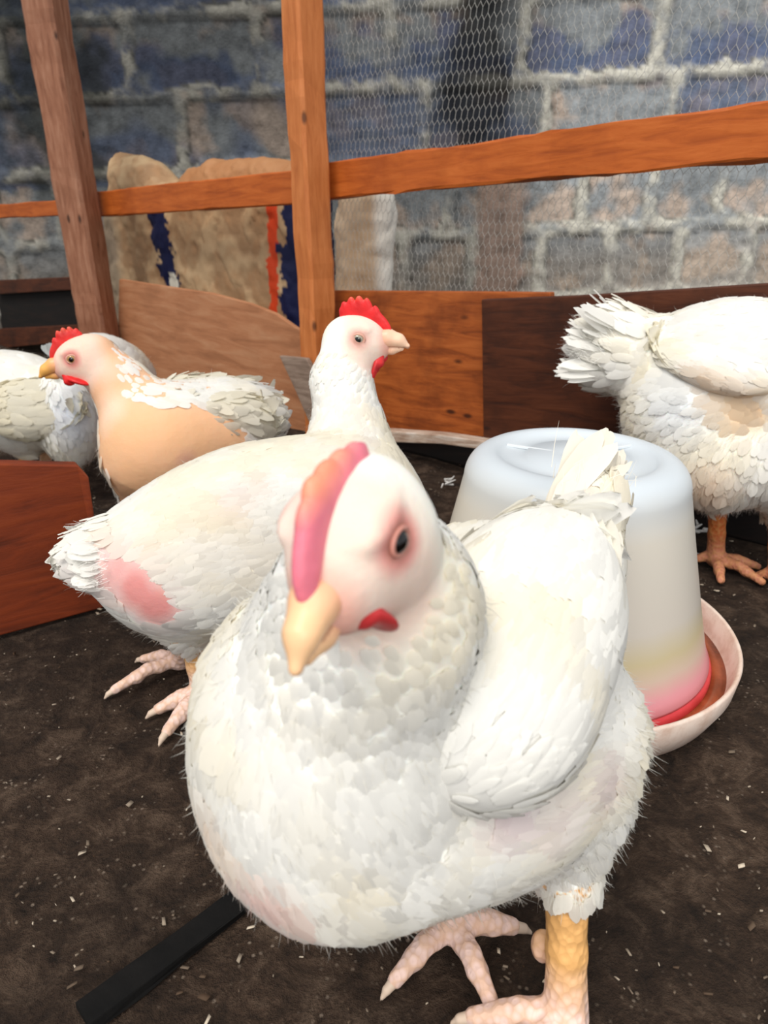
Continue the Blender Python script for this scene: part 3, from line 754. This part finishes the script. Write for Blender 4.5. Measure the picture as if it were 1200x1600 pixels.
    up_ = [(.018, .000, .0088), (.027, .0005, .0070), (.036, -.0015, .0048), (.043, -.0065, .0022)]
    for (a0, b0, r0), (a1, b1, r1) in zip(up_, up_[1:]): bp.append(RC(H(a0, b0, 0), H(a1, b1, 0), r0*hs*head.get('bw', 1), r1*hs*head.get('bw', 1), .004*hs))
    lo_ = [(.018, -.0085, .0058), (.030, -.0088, .0042), (.038, -.0085, .0020)]
    lp = [RC(H(a0, b0, 0), H(a1, b1, 0), r0*hs, r1*hs, .002*hs) for (a0, b0, r0), (a1, b1, r1) in zip(lo_, lo_[1:])]
    fu, fl_ = sdf_of(bp), sdf_of(lp); ff = lambda X: np.minimum(fu(X), fl_(X)); lo, hi = bounds(bp+lp)
    Vb, Qb = nets(ff, lo, hi, .0009*hs)
    qb = (Vb-hc)/hs; t = np.clip((qb@hf-.020)/.014, 0, 1)[:, None]; Cb = srgb(236, 168, 140)*(1-t)+bc*t
    gape = (np.abs(qb@hu+.0058-(qb@hf-.03)*-.12) < .0007)[:, None]*.6; Cb = Cb*(1-gape)+srgb(150, 90, 70)*gape
    bk = mesh_np('beak', Vb, Qb, MK, root, col=Cb); 
    # ---- comb
    cs = head.get('comb', 1.0); ch_ = head.get('combh', 1.0); cc = head.get('combcol', srgb(222, 46, 42))
    ang = np.linspace(math.pi, 0, 40); out = []
    a0, a1 = head.get('combx', (-.012, .030))
    for i, t in enumerate(np.linspace(0, 1, 46)):
        x = a0+(a1-a0)*t; env = (math.sin(math.pi*min(1, t*.93+.07))**.55)*(.0165-.006*(t if not head.get('fore') else 1.0-1.3*t))
        k = abs(math.sin(t*math.pi*6))**.7; tooth = (.0014 if head.get('fore') else .0030)*(k-.5)*(1 if .05 < t < .8 else .2)
        out.append((x*cs, (.0155-max(0, x-.012)*.45)+(env+tooth)*ch_))
    bot = [((a0+(a1-a0)*t)*cs, .0135-max(0, (a0+(a1-a0)*t)-.012)*.55-.002) for t in np.linspace(1, 0, 12)]
    poly = [(x*hs, y*hs) for x, y in out+bot]
    fcb, Vc, Qc = inflate(poly, head.get('combT', .0026)*hs, .007*hs, hc, hf, hu, .00085*hs)
    hh_ = ((Vc-hc)@hu)/hs; te = np.clip((hh_-.024*ch_)/.006, 0, 1)[:, None]; Cc = cc*(1-te)+head.get('combtip', srgb(240, 110, 84))*te
    nn_ = fbm(Vc, 90, 2, 1.)[:, None]; Cc = Cc*(1+.2*nn_)
    mesh_np('comb', Vc, Qc, MC, root, col=np.clip(Cc, 0, 1))
    # ---- wattles, ear lobes, eyes
    wc = head.get('wattle', srgb(206, 44, 44)); ws = head.get('ws', 1.0)
    wx, wy, wz = head.get('wat', (.019, -.015, .008))
    for s in (-1, 1):
        wd = -hu*.85-hf*.30+hl*s*.12
        if 'wdir' in head: wd = nrm(head['wdir'])
        wp = [RC(H(wx+.002, wy+.003, s*(wz-.002)), H(wx, wy-.002, s*(wz-.001)), .0035*hs, .0048*hs*ws, .003),
              EL(H(wx, wy, s*wz)+wd*.008*hs*ws, np.array([.0085, .0022, .0058])*hs*ws, frame(wd, hl*s), .003)]
        fwt = sdf_of(wp); lo, hi = bounds(wp); Vt, Qt = nets(fwt, lo, hi, .0009*hs)
        mesh_np('wattle', Vt, Qt, MC, root, col=np.clip(wc*(1+.25*fbm(Vt, 80, 2)[:, None]), 0, 1))
        ep = [EL(H(-.013, -.0105, s*.0150), np.array([.0050, .0022, .0062])*hs, ax)]
        fe = sdf_of(ep); lo, hi = bounds(ep); Ve, Qe = nets(fe, lo, hi, .0009*hs)
        mesh_np('earlobe', Ve, Qe, MC, root, col=np.tile(head.get('lobe', srgb(224, 132, 124)), (len(Ve), 1)))
        er = .0048*hs*head.get('eye', 1.0); ec = H(.006, .0045, s*.0150)
        ring = []; segs = 24; rings = 14; ed = nrm(hl*s+hf*.12); e1 = nrm(np.cross(ed, hu)); e2 = np.cross(ed, e1)
        for i in range(rings+1):
            th = math.pi*i/rings
            for j in range(segs):
                ph = 2*math.pi*j/segs; ring.append(ec+er*(ed*math.cos(th)+math.sin(th)*(e1*math.cos(ph)+e2*math.sin(ph))))
        qe = [[i*segs+j, i*segs+(j+1) % segs, (i+1)*segs+(j+1) % segs, (i+1)*segs+j] for i in range(rings) for j in range(segs)]
        ring = np.array(ring); cosv = ((ring-ec)@ed)/er
        ce = np.where((cosv > head.get('pupil', .80))[:, None], srgb(8, 5, 4), head.get('iris', srgb(150, 116, 84)))
        eye = mesh_np('eye', ring, qe, ME, root, col=ce)
        # eyelid rim
        th = np.linspace(0, 2*math.pi, 29)[:-1]; Vl, Ql = [], []
        for i, t in enumerate(th):
            cdir = e1*math.cos(t)*1.12+e2*math.sin(t)*.92; cpt = ec+ed*er*.52+cdir*er*.90
            for j in range(6):
                ph = j*math.pi/3; Vl.append(cpt+(nrm(cdir)*math.cos(ph)+ed*math.sin(ph))*er*.20)
        for i in range(28):
            for j in range(6): Ql.append([i*6+j, i*6+(j+1) % 6, ((i+1) % 28)*6+(j+1) % 6, ((i+1) % 28)*6+j])
        mesh_np('eyelid', np.array(Vl), Ql, MC, eye, col=np.tile(head.get('lid', srgb(214, 164, 146)), (len(Vl), 1)))
    for (e, d, r) in claws:
        cp = [RC(e-d*r*.3, e+d*r*1.1, r*.62, r*.40, 0), RC(e+d*r*1.1, e+d*r*1.9-[0, 0, r*.4], r*.40, r*.12, .001)]
        fcl = sdf_of(cp); lo, hi = bounds(cp); Vc, Qc = nets(fcl, lo, hi, max(r*.2, .0007)); 
        if len(Vc): mesh_np('claw', Vc, Qc, MCL, root)
    return root

AXC = np.array([RT, UP, -FW])
# ---- the front hen
def hen_front():
    cl = []
    ft = nrm(np.array([-.62, -.78, 0.]))      # heading
    bk = nrm(Wz(900, 880, .55)-Wz(500, 1200, .40))
    dn = np.array([0, 0, -1.])
    pr = [EL(Wz(510, 1188, .405), (.071, .080, .072), AXC, .03, flow=bk*.5+dn*.9),
          EL(Wz(575, 1272, .425), (.056, .050, .060), AXC, .05, flow=bk*.6+dn*.6),
          EL(Wz(512, 1105, .395), (.048, .052, .050), AXC, .05, flow=bk*.3+dn),
          EL(Wz(755, 1070, .475), (.086, .106, .086), AXC, .05, flow=bk),
          EL(Wz(720, 1215, .46), (.075, .054, .075), AXC, .05, flow=bk),
          EL(Wz(850, 930, .545), (.050, .056, .056), AXC, .05, flow=bk),
          RC(Wz(890, 870, .56), Wz(925, 800, .575), .038, .026, .03, flow=Wz(945, 690, .58)-Wz(890, 870, .56)),
          RC(Wz(545, 1060, .375), Wz(585, 950, .335), .056, .043, .05, flow=Wz(545, 1060, .375)-Wz(585, 950, .335)),
          RC(Wz(585, 950, .335), Wz(578, 860, .295), .043, .027, .03, flow=Wz(585, 950, .335)-Wz(560, 850, .285))]
    footL = Wh(884, 1585, .014); hockL = Wh(886, 1362, .108); hipL = Wz(890, 1150, .47)
    pr.append(RC(Wz(890, 1120, .48), Wz(888, 1225, .475), .030, .034, .03, 'thigh', flow=(0, 0, -1)))
    leg(pr, hipL, hockL, footL, .0135, ft, (-.15, .65, -.95), (.072, .06, .06), cl, rt=.046, kthigh=.02, hind=nrm([.5, .8, 0]))
    pr.append(EL(Wz(848, 1478, .49), (.008, .011, .008), AXC, .004, 'leg'))
    footR = Wh(706, 1440, .016); hockR = Wh(690, 1330, .085)+np.array([0, .03, 0])
    sR = -ft
    leg(pr, Wz(680, 1230, .47), hockR, footR, .0125, (-.25, -.97, 0), (-.60, .66), (.056, .056), cl, rt=.04, kthigh=.02, hind=nrm([.98, .12, 0]))
    toe(pr, footR, nrm([.95, .05, .02]), .045, .009, claws=cl)
    n_ = -FW
    hf = nrm(-.36*RT-.66*UP+.66*n_); hu = nrm(-.27*RT+.68*UP+.70*n_)
    head = dict(c=Wz(556, 832, .272), f=hf, u=hu, s=1.34, beak=srgb(242, 196, 150), bw=.88, wat=(.0195, -.0085, .0085), fore=True, combh=.86, lobe=srgb(236, 200, 190), facecol=srgb(236, 222, 216), combcol=srgb(232, 126, 144), combtip=srgb(242, 150, 120), combT=.0036,
                wattle=srgb(190, 52, 54), eye=.86, pupil=.3, iris=srgb(40, 26, 20), ring=.8, ws=1.0, combx=(-.017, .032), lid=srgb(196, 136, 122))
    wflow = nrm(Wz(930, 850, .50)-Wz(740, 1190, .40))
    wax = frame(wflow, -FW)
    wing = dict(prims=[EL(Wz(808, 1000, .40), (.090, .058, .038), wax, .02), EL(Wz(765, 1115, .378), (.044, .043, .034), wax, .03)], flow=wflow, n=1500, L=.026, lift=.05)
    wflow2 = bk
    patches = [([Wz(820, 1270, .40), Wz(900, 1210, .42), Wz(770, 1260, .38)], .028, srgb(214, 190, 200), .8), (Wz(425, 1370, .36), .03, srgb(232, 180, 170), .8),  # first patch paints the mauve shadow under the wing
               (Wz(345, 1290, .36), .03, srgb(236, 206, 176), .6), (Wz(470, 1400, .37), .025, srgb(232, 196, 176), .7), (Wz(640, 1420, .40), .03, srgb(232, 190, 164), .8),
               (Wz(900, 790, .55), .02, srgb(238, 206, 184), .7)]; pf = .8
    make_bird('large white hen nearest the camera, head bowed, one wing bulging at its side', Wh(760, 1500, 0), pr, head,
              tail=dict(c=Wz(900, 818, .568), dir=Wz(946, 690, .585)-Wz(893, 818, .57), L=.076, w=.024, n=40, nor=-FW, fan=-.16, flat=.5, wr=.30, col=srgb(248, 242, 228), down=60),
              wings=[wing], patches=patches, pfs=.8, nf=8000, fl=.026, fluff=3600, vox=.0028, claws=cl, fluffzone=.10)
hen_front()

# ---- the upright hen behind it
def hen_upright():
    cl = []
    tl = Wz(120, 900, .70); br = Wz(600, 770, .83); bx = nrm(br-tl); bk = nrm(-bx+[0, 0, .12])
    A = frame(bx)
    dn = np.array([0, 0, -1.])
    pr = [EL(Wz(408, 834, .79), (.150, .085, .101), A, .03, flow=bk),
          EL(Wz(540, 830, .82), (.085, .075, .10), A, .05, flow=bk*.6+dn*.7),
          EL(Wz(262, 897, .755), (.060, .056, .056), A, .05, flow=bk+dn*.4),
          EL(Wz(372, 890, .765), (.085, .066, .050), A, .04, flow=bk+dn*.4),
          EL(Wz(285, 850, .76), (.06, .055, .045), A, .05, flow=bk),
          RC(Wz(225, 868, .74), Wz(150, 868, .72), .034, .025, .04, 'tail', flow=bk),
          RC(Wz(570, 775, .86), Wz(546, 670, .855), .060, .036, .05, flow=Wz(560, 750, .84)-Wz(545, 640, .84)),
          RC(Wz(546, 670, .855), Wz(534, 595, .85), .036, .032, .03, flow=Wz(550, 700, .84)-Wz(540, 590, .84)),
          RC(Wz(534, 595, .85), Wz(544, 545, .845), .032, .027, .02, flow=Wz(536, 600, .84)-Wz(550, 540, .84))]
    foot = Wh(320, 1080, .014); hock = Wh(300, 992, .085)
    leg(pr, Wz(320, 930, .76), hock, foot, .0135, (-.42, -.9, 0), (0, .8, -.7), (.062, .05, .05), cl, rt=.032, hind=nrm([.7, .7, 0]))
    foot2 = Wh(282, 1030, .014); hock2 = Wh(290, 985, .07)
    leg(pr, Wz(300, 930, .80), hock2, foot2, .0115, (-.80, -.60, 0), (0, -.9), (.078, .05), cl, rt=.04)
    head = dict(c=Wz(556, 530, .845), f=(.97, -.20, .05), u=(0.0, -.12, 1), s=1.42, beak=srgb(242, 200, 170), iris=srgb(170, 160, 140), pupil=.80, eye=1.12, ring=.45, ws=1.15,
                combh=1.28, combcol=srgb(226, 44, 46), combx=(-.012, .031), wattle=srgb(214, 50, 54), facecol=srgb(240, 212, 198))
    patches = [([Wz(218, 915, .69), Wz(246, 945, .69), Wz(190, 888, .70)], .05, srgb(226, 150, 146), 1.0), (Wz(380, 775, .70), .03, srgb(238, 200, 196), .6), (Wz(420, 760, .72), .02, srgb(236, 204, 198), .6),
               ([Wz(400, 850, .70), Wz(330, 860, .70), Wz(460, 860, .71)], .07, srgb(242, 224, 200), .7), (Wz(555, 640, .8), .04, srgb(242, 226, 212), .6), (Wz(572, 700, .8), .016, srgb(222, 188, 184), .7)]
    make_bird('white hen standing tall with upright red comb, head before the orange board', Wh(320, 1070, 0), pr, head,
              tail=dict(c=Wz(165, 866, .72), dir=bk+[0, 0, .04], L=.036, w=.024, n=60, nor=(0, 0, 1), flat=.9, fan=.30, wr=.62, down=1800),
              patches=patches, bare=[([Wz(218, 918, .69), Wz(246, 948, .69), Wz(194, 888, .70)], .034)], nf=6500, fl=.024, fluff=3200, vox=.0034, claws=cl, fluffzone=.09)
hen_upright()

# ---- the half-bald hen on the left
def hen_left():
    cl = []
    A = frame(Wz(190, 700, 1.0)-Wz(400, 650, 1.12)); bx = A[0]; bk = -bx; dn = np.array([0, 0, -1.])
    pr = [EL(Wz(302, 688, 1.07), (.122, .085, .088), A, .03, flow=bk),
          EL(Wz(242, 692, 1.02), (.058, .062, .070), A, .05, flow=bk+dn),
          EL(Wz(370, 660, 1.11), (.060, .06, .05), A, .05, 'tail', flow=bk),
          RC(Wz(225, 665, 1.03), Wz(190, 605, 1.02), .052, .037, .03, flow=Wz(225, 665, 1.03)-Wz(190, 605, 1.02)),
          RC(Wz(190, 605, 1.02), Wz(150, 562, 1.01), .037, .033, .02, flow=Wz(200, 620, 1.03)-Wz(150, 560, 1.02))]
    foot = Wh(215, 858, .012); hock = Wh(207, 795, .085)
    leg(pr, Wz(222, 725, 1.03), hock, foot, .011, (-.9, -.4, 0), (0, .7, -.7), (.06, .05, .05), cl, rt=.050, kthigh=.02)
    foot2 = Wh(262, 845, .012); hock2 = Wh(262, 790, .085)
    leg(pr, Wz(275, 730, 1.09), hock2, foot2, .011, (-.9, -.4, 0), (0, .7, -.7), (.06, .05, .05), cl, rt=.045)
    head = dict(c=Wz(127, 560, 1.0), f=(-.93, -.27, -.22), u=(-.12, -.05, 1), s=1.38, beak=srgb(238, 176, 92), iris=srgb(190, 150, 90), pupil=.80, ring=.9, ws=1.35, wdir=(.93, -.1, -.28),
                combcol=srgb(220, 48, 44), combx=(-.010, .028), combh=1.15, wat=(.017, -.013, .011), wattle=srgb(214, 34, 36), fback=.03, facecol=srgb(218, 104, 74), lobe=srgb(212, 72, 72))
    skin = srgb(238, 186, 142)
    patches = [([Wz(270, 690, .98), Wz(220, 690, .96), Wz(215, 740, .97), Wz(205, 790, 1.0), Wz(310, 690, 1.0), Wz(180, 690, .97), Wz(262, 800, 1.05), Wz(340, 700, 1.02)], .065, skin, .95), (Wz(180, 640, .98), .04, srgb(240, 208, 184), .8),
               (Wz(290, 720, .98), .022, srgb(216, 160, 144), .7), (Wz(165, 580, .98), .03, srgb(240, 200, 176), .8)]
    bare = [([Wz(270, 695, .98), Wz(225, 700, .96), Wz(205, 690, .97), Wz(215, 740, .97), Wz(205, 790, 1.0), Wz(310, 690, 1.0), Wz(262, 800, 1.05), Wz(300, 730, .98)], .055), ([Wz(172, 640, .985), Wz(163, 605, .985), Wz(155, 590, .98)], .030)]
    wflow = nrm(Wz(415, 650, 1.08)-Wz(250, 630, 1.0)); wax = frame(wflow, -FW)
    wing = dict(prims=[EL(Wz(310, 650, 1.03), (.080, .030, .03), wax, .02), EL(Wz(355, 655, 1.05), (.050, .034, .03), wax, .02)], flow=wflow, n=520, L=.030, lift=.45, mess=.28, col=srgb(226, 220, 200))
    wing2 = dict(prims=[EL(Wz(330, 620, 1.13), (.085, .03, .028), wax, .02)], flow=wflow, n=300, L=.03, lift=.4, mess=.28, col=srgb(226, 220, 200))
    make_bird('half-bald hen at left with orange skin breast and ruffled wings, facing left', Wh(238, 850, 0), pr, head,
              tail=dict(c=Wz(395, 655, 1.12), dir=bk+[0, 0, -.1], L=.04, w=.022, n=16, nor=(0, 0, 1), flat=.8, fan=.5, wr=.35, down=300, col=srgb(228, 222, 196)),
              wings=[wing, wing2], patches=patches, bare=bare, tint=srgb(238, 188, 150), nf=1900, fl=.030, fluff=700, vox=.004, claws=[], legcol=srgb(224, 156, 110))
hen_left()

# ---- hen cut off by the left edge
def hen_edge():
    cl = []
    bx = nrm([-1, .12, .05]); A = frame(bx); bk = -bx; dn = np.array([0, 0, -1.])
    pr = [EL(Wz(20, 628, 1.33), (.135, .085, .092), A, .03, flow=bk),
          EL(Wz(108, 655, 1.28), (.050, .055, .090), A, .05, 'thigh', flow=dn+bk*.3),
          EL(Wz(-70, 640, 1.36), (.07, .07, .08), A, .05, flow=bk+dn),
          RC(Wz(-95, 620, 1.37), Wz(-120, 520, 1.37), .05, .034, .04, flow=dn), RC(Wz(-120, 520, 1.37), Wz(-125, 480, 1.37), .034, .03, .02, flow=dn)]
    for X, Y in ((40, 1.27), (75, 1.36)):
        g = Wy(X, 760, Y); fo = np.array([g[0], Y, .012]); ho = np.array([g[0]+.01, Y+.01, .085]); hp = np.array([g[0], Y, .16])
        leg(pr, hp, ho, fo, .011, (-1, 0, 0), (0, .7, -.7), (.06, .05, .05), cl, rt=.045)
    head = dict(c=Wz(-130, 462, 1.37), f=(-.97, -.2, -.1), u=(0, 0, 1), s=1.38)
    wflow = nrm(Wz(110, 640, 1.22)-Wz(-8, 640, 1.22)); wax = frame(wflow, -FW)
    make_bird('white hen cut by the left edge, fluffy rump towards the half-bald hen', np.array([Wy(55, 760, 1.3)[0], 1.31, 0]), pr, head,
              tail=dict(c=Wz(110, 600, 1.3), dir=bk+[0, 0, .3], L=.04, w=.02, n=14, nor=(0, 0, 1), fan=.5, wr=.35, down=200),
              wings=[dict(prims=[EL(Wz(40, 640, 1.245), (.082, .052, .028), wax, .02)], flow=wflow, n=350, L=.03, lift=.2, mess=.12, col=srgb(224, 216, 190))],
              patches=[(Wz(115, 650, 1.2), .09, srgb(226, 232, 244), .9)], nf=1700, fl=.03, fluff=2000, pfs=.9, vox=.0045, fluffzone=.16)
hen_edge()

# ---- hen pecking behind
def hen_back():
    cl = []
    bx = nrm([.15, .98, -.18]); A = frame(bx); bk = -bx; dn = np.array([0, 0, -1.])
    c = Wz(158, 585, 1.56)
    pr = [EL(c, (.125, .078, .085), A, .03, flow=bk), EL(c+bx*.09+[0, 0, -.02], (.07, .07, .07), A, .05, flow=bk),
          RC(c+bx*.14+[0, 0, -.02], c+bx*.22+[0, 0, -.08], .045, .032, .04, flow=bk), RC(c+bx*.22+[0, 0, -.08], c+bx*.235+[0, 0, -.13], .032, .028, .02, flow=-dn)]
    for s in (-.04, .04):
        fo = np.array([c[0]+s, c[1]+.01, .012]); leg(pr, fo+[0, 0, .15], fo+[0, -.02, .08], fo, .011, (0, 1, 0), (0, .7, -.7), (.06, .05, .05), cl, rt=.045)
    hd = c+bx*.24+[0, 0, -.15]
    head = dict(c=hd, f=(.15, .7, -.7), u=(0, .7, .7), s=1.38)
    make_bird('white hen behind the half-bald hen, only its rounded ruffled back showing', np.array([c[0], c[1], 0]), pr, head,
              tail=dict(c=c+bk*.11+[0, 0, .03], dir=bk+[0.5, 0, .35], L=.05, w=.03, n=14, nor=(0, 0, 1), fan=.5, wr=.4, down=150, col=srgb(224, 228, 228)),
              nf=1300, fl=.034, fluff=500, vox=.005)
hen_back()

# ---- hen on the right, tail towards us
def hen_right():
    cl = []
    bx = nrm([.80, -.55, .06]); A = frame(bx); bk = -bx; dn = np.array([0, 0, -1.])
    c = Wz(1150, 590, .985)
    pr = [EL(c, (.145, .085, .105), A, .03, flow=bk),
          EL(c+bx*.10+[0, 0, -.01], (.09, .08, .09), A, .05, flow=bk+dn),
          EL(Wz(1075, 665, 1.005), (.085, .060, .070), A, .05, 'thigh', flow=bk+dn*.5),
          EL(Wz(1120, 735, .99), (.065, .05, .055), A, .05, 'thigh', flow=dn),
          EL(Wz(985, 550, 1.05), (.058, .050, .056), A, .035, 'tail', flow=bk+[0, 0, .25]),
          EL(Wz(948, 545, 1.065), (.036, .046, .052), A, .04, 'tail', flow=bk+[0, 0, .35]),
          RC(c+bx*.16+[0, 0, .03], c+bx*.20+[0, 0, .15], .05, .035, .04, flow=dn), RC(c+bx*.20+[0, 0, .15], c+bx*.21+[0, 0, .18], .035, .03, .02, flow=dn)]
    f1 = Wh(1118, 872, .013); h1 = Wh(1122, 785, .105)
    leg(pr, Wz(1125, 720, .99), h1, f1, .0125, (.55, -.83, 0), (0, .75, -.85), (.075, .06, .06), cl, rt=.05, hind=nrm([-.9, .3, 0]))
    f2 = Wh(1215, 900, .013); h2 = Wh(1215, 800, .10)
    leg(pr, Wz(1210, 720, .95), h2, f2, .0125, (.75, -.65, 0), (0, .7, -.7), (.065, .055, .055), cl, rt=.05)
    head = dict(c=c+bx*.215+[0, 0, .21], f=(.8, -.55, 0), u=(0, 0, 1), s=1.4)
    patches = [([Wz(1130, 620, .90), Wz(1170, 640, .9), Wz(1110, 600, .9)], .045, srgb(236, 202, 160), .85), (Wz(1060, 640, .95), .06, srgb(232, 236, 240), .8), (Wz(1150, 690, .9), .02, srgb(214, 190, 196), .8),
               (Wz(1110, 770, .95), .05, srgb(226, 196, 164), .7), (Wz(1050, 560, .98), .04, srgb(236, 230, 204), .7)]
    wflow = nrm(Wz(1020, 520, 1.0)-Wz(1150, 560, .93)); wax = frame(wflow, nrm(-FW+UP*.5))
    wing = dict(prims=[EL(Wz(1130, 565, .935), (.085, .050, .026), wax, .02)], flow=wflow, n=700, L=.026, lift=.05, mess=.06)
    make_bird('white hen at right seen from behind, bushy white tail over the dark board', Wh(1140, 885, 0), pr, head,
              tail=dict(c=Wz(962, 545, 1.05), dir=bk+[0, -.15, .30], L=.072, w=.034, n=90, nor=(0, 0, 1), flat=1.1, fan=.75, wr=.24, down=4200),
              wings=[wing], patches=patches, nf=2600, fl=.032, fluff=2600, vox=.0042, pfs=.8, legcol=srgb(184, 98, 48), fluffzone=.12)
hen_right()

# ------------------------------------------------------------------ chips and bits on the soil
def litter():
    m = Mat('litter_chips', .85, .2); m.color(m.vcol())
    V, Q, C = [], [], []; n = 0
    for i in range(900):
        y = .22+1.5*random.random()**1.4; x = random.uniform(-.62, .62)*(y*.75+.25)
        l = random.choice([.0008, .001, .0013, .0018, .003])*random.uniform(.8, 1.4); w_ = l*random.uniform(.25, .7); t = random.uniform(.0005, .0014); a = random.random()*6.3; tl = random.uniform(-.3, .3)
        c, s = math.cos(a), math.sin(a); z = .0015+abs(tl)*l*.5
        for dz in (-t/2, t/2):
            for u, v in ((-l, -w_), (l*random.uniform(.5, 1), -w_*.7), (l, w_), (-l*.8, w_*random.uniform(.4, 1))):
                V.append((x+u*c-v*s, y+u*s+v*c, z+dz+u*tl))
        b = n*8; Q += [[b, b+3, b+2, b+1], [b+4, b+5, b+6, b+7]]+[[b+k, b+(k+1) % 4, b+4+(k+1) % 4, b+4+k] for k in range(4)]
        g = random.random()**1.7; C += [srgb(70, 52, 38)*(1-g)+srgb(200, 186, 166)*g]*8; n += 1
    o = mesh_np('litter', V, Q, m, col=np.array(C), smooth=False); tag(o, 'pale chips and crumbs scattered over the dark soil', 'litter', kind='stuff')
litter()
# shreds of plastic by the right-hand hen's foot
def shred(px, py, sc, seed, label):
    m = Mat('torn_plastic', .4, .5); m.color(srgb(206, 204, 200)); rr = np.random.default_rng(seed)
    c = Wh(px, py, .012); pr = []
    for k in range(7):
        a = c+rr.normal(0, sc*.5, 3)*[1, 1, .35]; b = a+rr.normal(0, sc, 3)*[1, .6, .5]; a[2] = max(a[2], .004); b[2] = max(b[2], .004); pr.append(RC(a, b, sc*.16, sc*.08, .002))
    f = sdf_of(pr); lo, hi = bounds(pr); V, Q = nets(f, lo, hi, sc*.07); o = mesh_np('torn_plastic', V, Q, m, loc=[c[0], c[1], 0]); tag(o, label, 'plastic scrap')
shred(1092, 826, .017, 3, 'larger crumpled white plastic scrap between drinker and right-hand hen legs')
shred(1084, 862, .010, 5, 'small grey plastic scrap between drinker and right-hand hen, under the larger one')
shred(700, 752, .012, 8, 'small white scrap on the dark floor below the pale batten')
